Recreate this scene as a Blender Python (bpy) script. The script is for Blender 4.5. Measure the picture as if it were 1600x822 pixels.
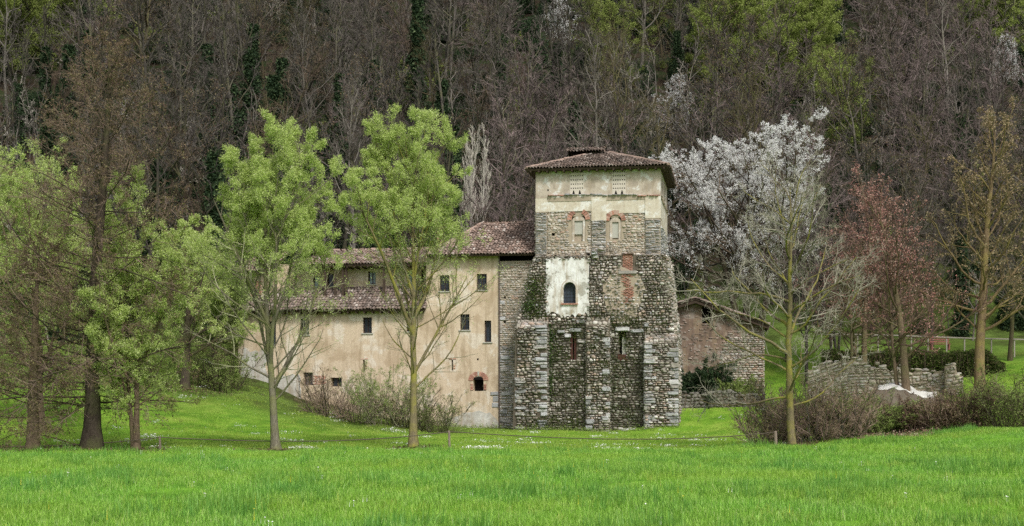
import bpy, math, random
import numpy as np
from mathutils import Vector, Matrix, noise as mnoise

R = math.radians
for o in list(bpy.data.objects):
    bpy.data.objects.remove(o)
SC = bpy.context.scene
COL = SC.collection

# ------------------------------------------------------------------ camera
F = 2200.0            # focal length in photo pixels (1600 wide)
HZ = 640.0            # horizon row in the photo
EYE = 1.7
cam_d = bpy.data.cameras.new('camera')
cam = bpy.data.objects.new('camera', cam_d)
COL.objects.link(cam)
cam.location = (0, 0, EYE)
cam.rotation_euler = (R(90), 0, 0)
cam_d.sensor_width = 36.0
cam_d.lens = 36.0 * F / 1600.0
cam_d.shift_y = (HZ - 411.0) / 1600.0
cam_d.clip_end = 1500.0
SC.camera = cam

# ------------------------------------------------------------------ world, sun, exposure
SUN_EL, SUN_AZ = 48.0, 158.0      # azimuth clockwise from +Y (camera looks to +Y)
w = bpy.data.worlds.new('World')
SC.world = w
w.use_nodes = True
nt = w.node_tree
bg = nt.nodes['Background']
sky = nt.nodes.new('ShaderNodeTexSky')
sky.sky_type = 'NISHITA'
sky.sun_disc = False
sky.sun_elevation = R(SUN_EL)
sky.sun_rotation = R(SUN_AZ)
sky.air_density = 1.0
sky.dust_density = 3.0
hs = nt.nodes.new('ShaderNodeHueSaturation')
hs.inputs['Saturation'].default_value = 0.22     # cloud cover greys the sky
nt.links.new(sky.outputs[0], hs.inputs['Color'])
nt.links.new(hs.outputs[0], bg.inputs[0])
bg.inputs[1].default_value = 0.1
sd = bpy.data.lights.new('sun', 'SUN')
sd.energy = 1.5
sd.angle = R(10)
sd.color = (1.0, 0.96, 0.9)
sun = bpy.data.objects.new('sun', sd)
COL.objects.link(sun)
az, el = R(SUN_AZ), R(SUN_EL)
to_sun = Vector((math.sin(az) * math.cos(el), math.cos(az) * math.cos(el), math.sin(el)))
sun.rotation_euler = to_sun.to_track_quat('Z', 'Y').to_euler()
sun.location = (0, -20, 60)
SC.view_settings.view_transform = 'Standard'
SC.view_settings.look = 'None'
SC.view_settings.gamma = 1.0
SC.view_settings.use_curve_mapping = False
SC.view_settings.exposure = 0.75
SC.cycles.max_bounces = 4
SC.cycles.diffuse_bounces = 2
SC.cycles.glossy_bounces = 2
SC.cycles.transmission_bounces = 3
SC.cycles.transparent_max_bounces = 4
SC.cycles.use_denoising = False

# ------------------------------------------------------------------ mesh and object helpers
def link(name, me, parent=None):
    o = bpy.data.objects.new(name, me)
    COL.objects.link(o)
    if parent is not None:
        o.parent = parent
    return o

def tag(o, label=None, cat=None, group=None, kind=None):
    if label: o['label'] = label
    if cat: o['category'] = cat
    if group: o['group'] = group
    if kind: o['kind'] = kind
    return o

def thing(name, loc, label, cat, group=None, rz=0.0):
    e = bpy.data.objects.new(name, None)
    COL.objects.link(e)
    e.empty_display_size = 0.3
    e.location = loc
    e.rotation_euler = (0, 0, rz)
    return tag(e, label, cat, group)

class MB:
    """collects faces of any size with material indices, makes one mesh"""
    def __init__(s):
        s.v, s.idx, s.tot, s.mat, s.n = [], [], [], [], 0
    def add(s, verts, faces, mat=0):
        verts = np.asarray(verts, float).reshape(-1, 3)
        b0 = s.n
        s.v.append(verts); s.n += len(verts)
        s.more(faces, b0, mat)
    def more(s, faces, base, mat=0):
        if not isinstance(faces, np.ndarray):
            ks = {len(f) for f in faces}
            if len(ks) > 1:
                for k in ks: s.more([f for f in faces if len(f) == k], base, mat)
                return
            faces = np.array(faces, int)
        s.idx.append((faces + base).ravel())
        s.tot.append(np.full(len(faces), faces.shape[1], int))
        s.mat.append(np.full(len(faces), mat, int))
    def box(s, x0, x1, y0, y1, z0, z1, mat=0):
        v = [(x0,y0,z0),(x1,y0,z0),(x1,y1,z0),(x0,y1,z0),(x0,y0,z1),(x1,y0,z1),(x1,y1,z1),(x0,y1,z1)]
        s.add(v, [(0,3,2,1),(4,5,6,7),(0,1,5,4),(1,2,6,5),(2,3,7,6),(3,0,4,7)], mat)
    def prism(s, poly, y0, y1, mat=0):
        """poly in x,z (counter-clockwise seen from -y), extruded from y0 to y1"""
        n = len(poly); b = s.n
        s.add([(x, y0, z) for x, z in poly] + [(x, y1, z) for x, z in poly], [list(range(n))], mat)
        s.more([[n + i for i in reversed(range(n))]], b, mat)
        s.more([(i, n + i, n + (i+1) % n, (i+1) % n) for i in range(n)], b, mat)
    def mesh(s, name, mats, smooth=False, org=(0, 0, 0)):
        me = bpy.data.meshes.new(name)
        v = np.concatenate(s.v) - np.asarray(org, float)
        idx = np.concatenate(s.idx); tot = np.concatenate(s.tot); mat = np.concatenate(s.mat)
        me.vertices.add(len(v)); me.vertices.foreach_set('co', v.ravel())
        me.loops.add(len(idx)); me.loops.foreach_set('vertex_index', idx)
        me.polygons.add(len(tot))
        me.polygons.foreach_set('loop_start', np.concatenate([[0], np.cumsum(tot)[:-1]]))
        me.polygons.foreach_set('loop_total', tot)
        if not isinstance(mats, (list, tuple)): mats = [mats]
        for m in mats: me.materials.append(m)
        me.polygons.foreach_set('material_index', mat)
        me.polygons.foreach_set('use_smooth', np.full(len(tot), bool(smooth)))
        me.update(calc_edges=True)
        return me
    def obj(s, name, mats, parent=None, smooth=False, org=(0, 0, 0)):
        return link(name, s.mesh(name, mats, smooth, org), parent)

# ------------------------------------------------------------------ materials
def mat_new(name):
    m = bpy.data.materials.new(name)
    m.use_nodes = True
    n = m.node_tree
    return m, n, n.nodes['Principled BSDF']

def ramp(n, stops, src=None):
    r = n.nodes.new('ShaderNodeValToRGB')
    cr = r.color_ramp
    while len(cr.elements) > 1: cr.elements.remove(cr.elements[-1])
    cr.elements[0].position = stops[0][0]; cr.elements[0].color = (*stops[0][1], 1)
    for p, c in stops[1:]:
        e = cr.elements.new(p); e.color = (*c, 1)
    if src is not None: n.links.new(src, r.inputs[0])
    return r.outputs[0]

def noise(n, scale, detail=5, rough=0.6, coord='Object', dist=0.0, vec_scale=None):
    tc = n.nodes.new('ShaderNodeTexCoord')
    t = n.nodes.new('ShaderNodeTexNoise')
    t.inputs['Scale'].default_value = scale
    t.inputs['Detail'].default_value = detail
    t.inputs['Roughness'].default_value = rough
    t.inputs['Distortion'].default_value = dist
    src = tc.outputs[coord]
    if vec_scale:
        mp = n.nodes.new('ShaderNodeMapping')
        mp.inputs['Scale'].default_value = vec_scale
        n.links.new(src, mp.inputs[0]); src = mp.outputs[0]
    n.links.new(src, t.inputs['Vector'])
    return t.outputs['Fac']

def mix(n, fac, a, b, mode='MIX'):
    m = n.nodes.new('ShaderNodeMix')
    m.data_type = 'RGBA'; m.blend_type = mode
    for inp, val in ((0, fac), (6, a), (7, b)):
        if isinstance(val, (int, float)): m.inputs[inp].default_value = val
        elif isinstance(val, tuple): m.inputs[inp].default_value = (*val, 1)
        else: n.links.new(val, m.inputs[inp])
    return m.outputs[2]

def bump(n, bsdf, h, strength=0.4, dist=0.02):
    b = n.nodes.new('ShaderNodeBump')
    b.inputs['Strength'].default_value = strength
    b.inputs['Distance'].default_value = dist
    n.links.new(h, b.inputs['Height'])
    n.links.new(b.outputs[0], bsdf.inputs['Normal'])

def island(n):
    g = n.nodes.new('ShaderNodeNewGeometry')
    return g.outputs['Random Per Island']

def objrand(n):
    g = n.nodes.new('ShaderNodeObjectInfo')
    return g.outputs['Random']

def m_plain(name, c, rough=0.8, var=0.25, scale=6, spec=0.2):
    m, n, b = mat_new(name)
    f = noise(n, scale)
    col = mix(n, f, tuple(x * (1 - var) for x in c), tuple(min(1, x * (1 + var)) for x in c))
    n.links.new(col, b.inputs['Base Color'])
    b.inputs['Roughness'].default_value = rough
    b.inputs['Specular IOR Level'].default_value = spec
    return m

def m_stone(name, stops, dirt=(0.05, 0.045, 0.03), dirt_amt=0.45, moss=0.0, pieces=False):
    m, n, b = mat_new(name)
    col = ramp(n, stops, objrand(n) if pieces else island(n))
    grain = noise(n, 14, 6, 0.7)
    col = mix(n, ramp(n, [(0.35, (0, 0, 0)), (0.75, (1, 1, 1))], grain), col, (0.62, 0.6, 0.55))
    c2 = mix(n, 0.3, ramp(n, stops, objrand(n) if pieces else island(n)), col)
    patch = ramp(n, [(0.42, (0, 0, 0)), (0.62, (dirt_amt,) * 3)], noise(n, 0.9, 6, 0.65, 'Object'))
    c3 = mix(n, patch, c2, dirt)
    if moss > 0:
        mp = ramp(n, [(0.5, (0, 0, 0)), (0.66, (moss,) * 3)], noise(n, 0.55, 7, 0.7, 'Object', 0.6))
        c3 = mix(n, mp, c3, (0.05, 0.075, 0.02))
    n.links.new(c3, b.inputs['Base Color'])
    b.inputs['Roughness'].default_value = 0.9
    b.inputs['Specular IOR Level'].default_value = 0.25
    bump(n, b, noise(n, 22, 6, 0.7), 0.5, 0.02)
    return m

def m_leaf(name, stops, trans=0.35, rough=0.6, per_object=0.0):
    m, n, b = mat_new(name)
    col = ramp(n, stops, island(n))
    if per_object > 0:
        h = n.nodes.new('ShaderNodeHueSaturation')
        mr = n.nodes.new('ShaderNodeMapRange')
        mr.inputs['To Min'].default_value = 1 - per_object
        mr.inputs['To Max'].default_value = 1 + per_object
        n.links.new(objrand(n), mr.inputs['Value'])
        n.links.new(mr.outputs[0], h.inputs['Value'])
        n.links.new(col, h.inputs['Color'])
        col = h.outputs[0]
    n.links.new(col, b.inputs['Base Color'])
    b.inputs['Roughness'].default_value = rough
    b.inputs['Specular IOR Level'].default_value = 0.06
    t = n.nodes.new('ShaderNodeBsdfTranslucent')
    n.links.new(col, t.inputs['Color'])
    ms = n.nodes.new('ShaderNodeMixShader')
    ms.inputs[0].default_value = trans
    n.links.new(b.outputs[0], ms.inputs[1]); n.links.new(t.outputs[0], ms.inputs[2])
    n.links.new(ms.outputs[0], n.nodes['Material Output'].inputs['Surface'])
    return m

def m_bark(name, c, c2, lichen=None, lich_amt=0.0, scale=5, per_object=0.0):
    m, n, b = mat_new(name)
    f = noise(n, scale, 6, 0.65, vec_scale=(3, 3, 0.6))
    col = ramp(n, [(0.3, c), (0.7, c2)], f)
    if lichen:
        lf = ramp(n, [(0.45, (0, 0, 0)), (0.6, (lich_amt,) * 3)], noise(n, 1.1, 6, 0.6))
        col = mix(n, lf, col, lichen)
    if per_object > 0:
        h = n.nodes.new('ShaderNodeHueSaturation')
        mr = n.nodes.new('ShaderNodeMapRange')
        mr.inputs['To Min'].default_value = 1 - per_object
        mr.inputs['To Max'].default_value = 1 + per_object
        n.links.new(objrand(n), mr.inputs['Value'])
        n.links.new(mr.outputs[0], h.inputs['Value'])
        n.links.new(col, h.inputs['Color'])
        col = h.outputs[0]
    n.links.new(col, b.inputs['Base Color'])
    b.inputs['Roughness'].default_value = 0.95
    b.inputs['Specular IOR Level'].default_value = 0.1
    bump(n, b, noise(n, 18, 5, 0.7, vec_scale=(2, 2, 0.4)), 0.7, 0.03)
    return m

M = {}
M['rubble_light'] = m_stone('rubble_light', [(0, (.2,.165,.13)), (.12, (.38,.33,.27)), (.35, (.53,.46,.37)), (.5, (.38,.36,.34)), (.65, (.6,.54,.46)), (.8, (.46,.44,.42)), (.92, (.42,.25,.17)), (1, (.72,.68,.61))], dirt_amt=.25)
M['rubble_grey'] = m_stone('rubble_grey', [(0, (.09,.075,.06)), (.12, (.3,.27,.23)), (.32, (.52,.47,.41)), (.44, (.25,.2,.155)), (.6, (.58,.53,.46)), (.72, (.42,.41,.42)), (.84, (.43,.3,.22)), (1, (.78,.75,.7))], dirt_amt=.5, moss=.25)
M['rubble_moss'] = m_stone('rubble_moss', [(0, (.05,.042,.03)), (.25, (.16,.145,.12)), (.5, (.28,.235,.185)), (.8, (.42,.39,.34)), (1, (.62,.58,.52))], dirt_amt=.75, moss=.7)
M['slab'] = m_stone('slab', [(0, (.24,.24,.245)), (.3, (.38,.385,.4)), (.6, (.46,.46,.47)), (.8, (.35,.31,.27)), (1, (.6,.6,.61))], dirt_amt=.35, pieces=True)
M['slab_joined'] = m_stone('slab_joined', [(0, (.15,.15,.15)), (.25, (.34,.34,.35)), (.55, (.5,.5,.51)), (.75, (.36,.31,.26)), (1, (.66,.66,.66))], dirt_amt=.35)
M['dark_stone'] = m_stone('dark_stone', [(0, (.06,.055,.045)), (.5, (.14,.13,.11)), (1, (.27,.25,.22))], dirt_amt=.5, moss=.5)
M['ruin_stone'] = m_stone('ruin_stone', [(0, (.3,.26,.19)), (.3, (.5,.43,.33)), (.6, (.58,.51,.4)), (.8, (.42,.39,.35)), (1, (.68,.63,.54))], dirt_amt=.2, pieces=True)
M['ruin_joined'] = m_stone('ruin_joined', [(0, (.28,.23,.17)), (.3, (.46,.39,.3)), (.6, (.55,.48,.37)), (.8, (.4,.37,.33)), (1, (.65,.6,.5))], dirt_amt=.2)
M['red_rubble'] = m_stone('red_rubble', [(0, (.17,.12,.09)), (.3, (.3,.21,.165)), (.55, (.28,.25,.22)), (.8, (.38,.27,.21)), (1, (.45,.41,.37))], dirt_amt=.5)
M['brick'] = m_stone('brick', [(0, (.26,.1,.065)), (.4, (.38,.15,.095)), (.75, (.47,.22,.15)), (1, (.42,.28,.22))], dirt_amt=.15, pieces=True)
M['brick_joined'] = m_stone('brick_joined', [(0, (.28,.1,.06)), (.4, (.42,.15,.09)), (.75, (.5,.21,.13)), (1, (.45,.3,.24))], dirt_amt=.3)
M['tile'] = m_stone('tile', [(0, (.13,.08,.06)), (.25, (.2,.125,.095)), (.5, (.3,.19,.145)), (.75, (.38,.265,.215)), (.93, (.46,.37,.32)), (1, (.56,.5,.45))], dirt=(.07,.055,.045), dirt_amt=.4)
M['tile_dark'] = m_stone('tile_dark', [(0, (.075,.05,.04)), (.25, (.14,.09,.068)), (.5, (.21,.14,.108)), (.75, (.28,.2,.165)), (.93, (.38,.31,.27)), (1, (.5,.44,.39))], dirt=(.05,.04,.035), dirt_amt=.45)
M['mortar_light'] = m_plain('mortar_light', (.36,.3,.225), var=.35, scale=3)
M['mortar_dark'] = m_plain('mortar_dark', (.12,.1,.075), var=.5, scale=3)
M['timber'] = m_plain('timber', (.06,.042,.03), var=.4, scale=8)
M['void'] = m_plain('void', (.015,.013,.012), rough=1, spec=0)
M['wood_frame'] = m_plain('wood_frame', (.07,.045,.035), scale=20)
M['iron'] = m_plain('iron', (.03,.03,.032), rough=.6)
M['door_red'] = m_plain('door_red', (.085,.035,.028), scale=12)
M['grey_plaster'] = m_plain('grey_plaster', (.42,.41,.36), var=.2, scale=5)
M['fence_wood'] = m_plain('fence_wood', (.3,.27,.23), var=.3, scale=10)
M['post_wood'] = m_plain('post_wood', (.22,.17,.14), var=.35, scale=10)
M['cord'] = m_plain('cord', (.1,.08,.06), var=.2)
M['bench_wood'] = m_plain('bench_wood', (.3,.12,.1), var=.2)
M['copper'] = m_plain('copper', (.12,.09,.08), rough=.5)
M['sheet'] = m_plain('sheet', (.55,.54,.5), var=.2, scale=4)
M['leaf_litter'] = m_leaf('leaf_litter', [(0, (.14,.07,.05)), (.5, (.26,.16,.12)), (1, (.42,.32,.27))], .1)

def m_glass(name, c=(.05,.06,.08)):
    m, n, b = mat_new(name)
    b.inputs['Base Color'].default_value = (*c, 1)
    b.inputs['Roughness'].default_value = 0.12
    b.inputs['Specular IOR Level'].default_value = 0.25
    bump(n, b, noise(n, 3, 2), 0.1, 0.02)
    return m
M['glass'] = m_glass('glass')
M['glass_pale'] = m_glass('glass_pale', (.3,.38,.42))

def m_plaster(name, base, pale, dark, streak=.5, seed_scale=1.0, spots=0.0):
    m, n, b = mat_new(name)
    big = noise(n, .55 * seed_scale, 7, .65, 'Object', .4)
    col = ramp(n, [(.4, dark), (.47, base), (.54, base), (.58, pale)], big)
    fine = noise(n, 9, 6, .7)
    col = mix(n, ramp(n, [(.46, (0,0,0)), (.62, (.5,.5,.5))], fine), col, tuple(x * .72 for x in base))
    st = noise(n, 2.2, 6, .6, 'Object', .2, (1.6, 1.6, .16))
    sm = ramp(n, [(.5, (0,0,0)), (.64, (streak,) * 3)], st)
    col = mix(n, sm, col, (.33,.25,.16))
    if spots > 0:
        sp = ramp(n, [(.6, (0,0,0)), (.64, (spots,) * 3)], noise(n, 3.2, 8, .75))
        col = mix(n, sp, col, (.22,.19,.16))
    n.links.new(col, b.inputs['Base Color'])
    b.inputs['Roughness'].default_value = .92
    b.inputs['Specular IOR Level'].default_value = .15
    bump(n, b, noise(n, 6, 8, .7), .35, .02)
    return m
M['plaster'] = m_plaster('plaster', (.6,.485,.36), (.68,.6,.5), (.47,.36,.25), .5)
M['plaster_grey'] = m_plaster('plaster_grey', (.5,.48,.44), (.62,.6,.56), (.36,.33,.28), .5, 2.0, .6)
M['plaster_top'] = m_plaster('plaster_top', (.5,.43,.355), (.68,.66,.63), (.38,.32,.26), .4, 2.4, .25)
M['plaster_band'] = m_plaster('plaster_band', (.6,.54,.44), (.72,.7,.65), (.52,.45,.35), .25, 2.2, .15)
M['plaster_white'] = m_plaster('plaster_white', (.7,.69,.66), (.79,.79,.78), (.36,.34,.29), .65, 3., .9)
M['plaster_red'] = m_plaster('plaster_red', (.22,.155,.12), (.32,.27,.23), (.15,.11,.085), .5, 2.6, .85)

# ------------------------------------------------------------------ terrain
_Y = np.array([-400, 20, 40, 57, 64, 75, 85, 92, 98, 106, 115, 125, 300, 420.])
_cols = {
    -90: [0, 0, 0, 0, .5, 2.4, 4.8, 6.2, 7.8, 10, 14, 19.5, 128, 150],
    -25: [0, 0, 0, 0, .35, 1.8, 3.8, 4.8, 6.0, 8.2, 12, 17.5, 125, 148],
    -17: [0, 0, 0, 0, .2, 1.1, 2.5, 3.3, 5.0, 7.5, 11.5, 16.5, 124, 147],
    -13: [0, 0, 0, 0, .1, .7, 1.5, 2.0, 3.8, 6.8, 11, 16, 123, 146],
    -9:  [0, 0, 0, 0, .05, .35, .8, 1.2, 3.0, 6.2, 10.5, 15.5, 122, 146],
    -4:  [0, 0, 0, 0, .03, .15, .35, .6, 2.6, 6, 10, 15, 122, 146],
    6:   [0, 0, 0, 0, .03, .12, .28, .5, 2.4, 5.5, 9.5, 14.5, 122, 146],
    11:  [0, 0, .05, .15, .1, .15, .35, 2.0, 2.5, 5.3, 8.8, 14, 122, 146],
    15.7:[0, 0, .15, .42, .4, .6, 1.0, 2.1, 2.7, 5.3, 8.4, 13.2, 122, 146],
    21:  [0, 0, .3, .8, .9, 1.5, 2.4, 2.8, 3.2, 6.0, 8.2, 12.6, 121, 146],
    30:  [0, 0, .5, 1.2, 1.4, 2.1, 2.9, 3.3, 3.9, 6.1, 8.0, 12.2, 121, 146],
    40:  [0, 0, .6, 1.5, 1.9, 3.3, 4.2, 4.7, 5.2, 6.2, 8.2, 12.4, 122, 147],
    90:  [0, 0, .8, 2.0, 2.8, 4.5, 5.5, 6.2, 6.8, 7.5, 10, 15, 125, 150],
}
_X = np.array(sorted(_cols)); _T = np.array([_cols[k] for k in _X], float)
def hz(X, Y):
    X = np.asarray(X, float); Y = np.asarray(Y, float)
    xc = np.clip(X, _X[0], _X[-1])
    i = np.clip(np.searchsorted(_X, xc) - 1, 0, len(_X) - 2)
    fx = (xc - _X[i]) / (_X[i+1] - _X[i]); fx = fx * fx * (3 - 2 * fx)
    yc = np.clip(Y, _Y[0], _Y[-1])
    j = np.clip(np.searchsorted(_Y, yc) - 1, 0, len(_Y) - 2)
    fy = (yc - _Y[j]) / (_Y[j+1] - _Y[j])
    a = _T[i, j] * (1 - fx) + _T[i+1, j] * fx
    b = _T[i, j+1] * (1 - fx) + _T[i+1, j+1] * fx
    z = a * (1 - fy) + b * fy
    und = .05 * np.sin(X * .45 + 1.3) * np.cos(Y * .3) + .03 * np.sin(X * 1.1 + Y * .7)
    big = np.clip((Y - 108) / 40, 0, 1) * (1.8 * np.sin(X * .09 + .5) * np.cos(Y * .07) + 1.0 * np.sin(X * .21 - Y * .1))
    return z + und * np.clip((Y - 10) / 20, 0, 1) + big

def px(x, y, Y):
    """point at distance Y that the photo shows at pixel x, y"""
    return Vector(((x - 800) / F * Y, Y, EYE + (HZ - y) / F * Y))

def ground_at(x, y, Y0=14., Y1=290.):
    """where the ray through a photo pixel meets the ground"""
    Ys = np.arange(Y0, Y1, .25)
    d = EYE + (HZ - y) / F * Ys - hz((x - 800) / F * Ys, Ys)
    k = np.argmax(d < 0) if (d < 0).any() else len(Ys) - 1
    Yg = Ys[k]; X = (x - 800) / F * Yg
    return Vector((X, Yg, float(hz(X, Yg))))

def gp(x, Y):
    X = (x - 800) / F * Y
    return Vector((X, Y, float(hz(X, Y))))

xs = np.concatenate([[-400, -250, -160, -120], np.arange(-100, 100.1, 1.0), [120, 160, 250, 400]])
ys = np.concatenate([[-400, -200, -80, -20], np.arange(0, 130, .8), np.arange(130, 301, 2.5), [330, 360, 420]])
GX, GY = np.meshgrid(xs, ys)
GZ = hz(GX, GY)
gm = MB()
nx, ny = len(xs), len(ys)
ii = (np.arange(ny - 1)[:, None] * nx + np.arange(nx - 1)[None]).ravel()
gm.add(np.stack([GX, GY, GZ], -1).reshape(-1, 3), np.stack([ii, ii + 1, ii + nx + 1, ii + nx], -1))
m, n, b = mat_new('ground')
tc = n.nodes.new('ShaderNodeTexCoord'); sx = n.nodes.new('ShaderNodeSeparateXYZ')
n.links.new(tc.outputs['Object'], sx.inputs[0])
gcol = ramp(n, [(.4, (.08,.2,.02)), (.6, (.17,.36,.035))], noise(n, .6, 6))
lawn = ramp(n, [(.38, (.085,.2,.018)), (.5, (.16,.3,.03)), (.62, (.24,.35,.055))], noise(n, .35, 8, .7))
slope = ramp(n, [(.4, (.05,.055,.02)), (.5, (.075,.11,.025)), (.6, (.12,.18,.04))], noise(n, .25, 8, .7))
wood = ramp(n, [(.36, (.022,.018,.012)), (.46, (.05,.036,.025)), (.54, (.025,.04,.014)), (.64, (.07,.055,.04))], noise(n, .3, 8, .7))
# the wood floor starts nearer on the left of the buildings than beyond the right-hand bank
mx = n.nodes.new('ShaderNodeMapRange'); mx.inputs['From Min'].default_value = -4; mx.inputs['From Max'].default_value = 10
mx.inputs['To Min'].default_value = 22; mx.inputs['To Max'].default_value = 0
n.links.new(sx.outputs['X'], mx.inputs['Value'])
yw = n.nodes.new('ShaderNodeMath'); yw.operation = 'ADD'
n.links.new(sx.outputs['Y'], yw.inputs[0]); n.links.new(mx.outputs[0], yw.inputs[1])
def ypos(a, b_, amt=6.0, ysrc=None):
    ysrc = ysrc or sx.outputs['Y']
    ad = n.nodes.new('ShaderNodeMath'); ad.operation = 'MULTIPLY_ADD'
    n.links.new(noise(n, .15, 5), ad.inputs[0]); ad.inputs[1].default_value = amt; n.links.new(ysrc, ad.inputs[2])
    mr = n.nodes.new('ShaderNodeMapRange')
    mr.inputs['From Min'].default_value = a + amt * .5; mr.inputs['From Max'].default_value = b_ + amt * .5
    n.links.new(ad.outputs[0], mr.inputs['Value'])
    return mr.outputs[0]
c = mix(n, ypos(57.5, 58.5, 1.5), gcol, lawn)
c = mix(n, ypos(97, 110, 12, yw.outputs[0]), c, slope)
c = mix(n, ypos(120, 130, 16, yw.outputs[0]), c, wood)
n.links.new(c, b.inputs['Base Color'])
b.inputs['Roughness'].default_value = 1; b.inputs['Specular IOR Level'].default_value = .05
bump(n, b, noise(n, 7, 7, .75), .8, .06)
M['ground'] = m
ground = gm.obj('ground', m, smooth=True)
tag(ground, kind='structure')

# ------------------------------------------------------------------ scatter of instances (stuff)
PROTO = {}
def scatter(name, pts, rz, scl, tilt, protos, idx, label=None):
    """one stuff object: instances of proto meshes on points"""
    me = bpy.data.meshes.new(name)
    me.vertices.add(len(pts)); me.vertices.foreach_set('co', np.asarray(pts, float).ravel())
    a = me.attributes.new('rot', 'FLOAT_VECTOR', 'POINT')
    rot = np.stack([tilt[:, 0], tilt[:, 1], rz], -1)
    a.data.foreach_set('vector', rot.ravel())
    a = me.attributes.new('scl', 'FLOAT', 'POINT'); a.data.foreach_set('value', np.asarray(scl, float))
    a = me.attributes.new('pick', 'INT', 'POINT'); a.data.foreach_set('value', np.asarray(idx, np.int32))
    o = link(name, me)
    col = bpy.data.collections.new(name + '_sources')
    for p in protos:
        col.objects.link(p)
    g = bpy.data.node_groups.new(name, 'GeometryNodeTree')
    g.interface.new_socket('Geometry', in_out='INPUT', socket_type='NodeSocketGeometry')
    g.interface.new_socket('Geometry', in_out='OUTPUT', socket_type='NodeSocketGeometry')
    gi = g.nodes.new('NodeGroupInput'); go = g.nodes.new('NodeGroupOutput')
    ip = g.nodes.new('GeometryNodeInstanceOnPoints')
    ci = g.nodes.new('GeometryNodeCollectionInfo'); ci.inputs['Collection'].default_value = col
    ci.inputs['Separate Children'].default_value = True; ci.inputs['Reset Children'].default_value = True
    def na(nm, t):
        x = g.nodes.new('GeometryNodeInputNamedAttribute'); x.data_type = t; x.inputs['Name'].default_value = nm
        return x.outputs['Attribute']
    g.links.new(gi.outputs[0], ip.inputs['Points'])
    g.links.new(ci.outputs[0], ip.inputs['Instance'])
    ip.inputs['Pick Instance'].default_value = True
    g.links.new(na('pick', 'INT'), ip.inputs['Instance Index'])
    g.links.new(na('rot', 'FLOAT_VECTOR'), ip.inputs['Rotation'])
    g.links.new(na('scl', 'FLOAT'), ip.inputs['Scale'])
    g.links.new(ip.outputs[0], go.inputs[0])
    md = o.modifiers.new('scatter', 'NODES'); md.node_group = g
    tag(o, label, kind='stuff')
    return o

# ------------------------------------------------------------------ tree engine (vectorised)
def nrm(a):
    return a / np.maximum(np.linalg.norm(a, axis=-1, keepdims=True), 1e-9)

def grow(rng, P, D, L, r0, r1, nseg, wander, trop):
    n_ = len(P)
    pts = np.zeros((n_, nseg + 1, 3)); dirs = np.zeros((n_, nseg + 1, 3))
    pts[:, 0] = P; D = nrm(D); dirs[:, 0] = D
    trop = np.asarray(trop, float)
    for s in range(nseg):
        D = nrm(D + rng.normal(0, wander, (n_, 3)) + trop)
        pts[:, s+1] = pts[:, s] + D * (L / nseg)[:, None]
        dirs[:, s+1] = D
    t = np.linspace(0, 1, nseg + 1)
    rad = r0[:, None] * (1 - t) ** .8 + r1[:, None] * (1 - (1 - t) ** .8)
    return dict(p=pts, d=dirs, r=rad, L=np.asarray(L, float))

def spawn(rng, par, n_each, tmin, tmax, ang, lenf, rf, nseg, wander, trop, rmin=.004, pw=1.0, azbias=None):
    """children on every parent; n_each may be a float (mean) or array"""
    npar = len(par['L'])
    cnt = np.full(npar, n_each) if np.isscalar(n_each) else np.asarray(n_each)
    cnt = np.floor(cnt + rng.random(npar)).astype(int)
    pi = np.repeat(np.arange(npar), cnt)
    N = len(pi)
    if npar <= 4:   # even spacing along a trunk
        t = np.concatenate([(np.arange(c) + rng.random(c)) / c for c in cnt])
    else:
        t = rng.random(N)
    t = tmin + (tmax - tmin) * t ** pw
    m_ = par['p'].shape[1] - 1
    f = t * m_; k = np.minimum(f.astype(int), m_ - 1); fr = (f - k)[:, None]
    P = par['p'][pi, k] * (1 - fr) + par['p'][pi, k+1] * fr
    D = nrm(par['d'][pi, k] * (1 - fr) + par['d'][pi, k+1] * fr)
    rr = par['r'][pi, k] * (1 - fr[:, 0]) + par['r'][pi, k+1] * fr[:, 0]
    ref = nrm(rng.normal(size=(N, 3)))
    if npar <= 4:
        az_ = np.arange(N) * 2.39996 + rng.normal(0, .4, N)
        if azbias is not None: az_ = azbias(az_, t)
        ref = np.stack([np.cos(az_), np.sin(az_), np.zeros(N)], -1)
    perp = nrm(ref - (ref * D).sum(-1, keepdims=True) * D)
    a = np.radians(np.interp(t, [0, 1], ang) + rng.normal(0, 7, N))
    D2 = D * np.cos(a)[:, None] + perp * np.sin(a)[:, None]
    L = lenf(par['L'][pi], t) * rng.uniform(.7, 1.2, N)
    r0 = np.maximum(np.minimum(rr * .8, np.maximum(L * rf, rmin)), rmin)
    r1 = np.maximum(r0 * .25, rmin * .6)
    return grow(rng, P, D2, L, r0, r1, nseg, wander, trop)

def tubes(mb, br, k, mat=0, taper=None):
    p, r = br['p'], br['r']
    n_, m_ = p.shape[:2]
    if n_ == 0: return
    d = nrm(np.gradient(p, axis=1))
    ref = np.where(np.abs(d[:, :1, 2:3]) > .9, np.array([1., 0, 0]), np.array([0, 0, 1.]))
    a = nrm(np.cross(d, np.broadcast_to(ref, d.shape)))
    b_ = np.cross(d, a)
    th = np.arange(k) * 2 * np.pi / k
    ring = p[:, :, None] + r[:, :, None, None] * (a[:, :, None] * np.cos(th)[:, None] + b_[:, :, None] * np.sin(th)[:, None])
    base = (np.arange(n_)[:, None, None] * m_ + np.arange(m_ - 1)[None, :, None]) * k
    j = np.arange(k)[None, None]; j2 = (j + 1) % k
    q = np.stack([base + j, base + j2, base + k + j2, base + k + j], -1).reshape(-1, 4)
    mb.add(ring.reshape(-1, 3), q, mat)

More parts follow.
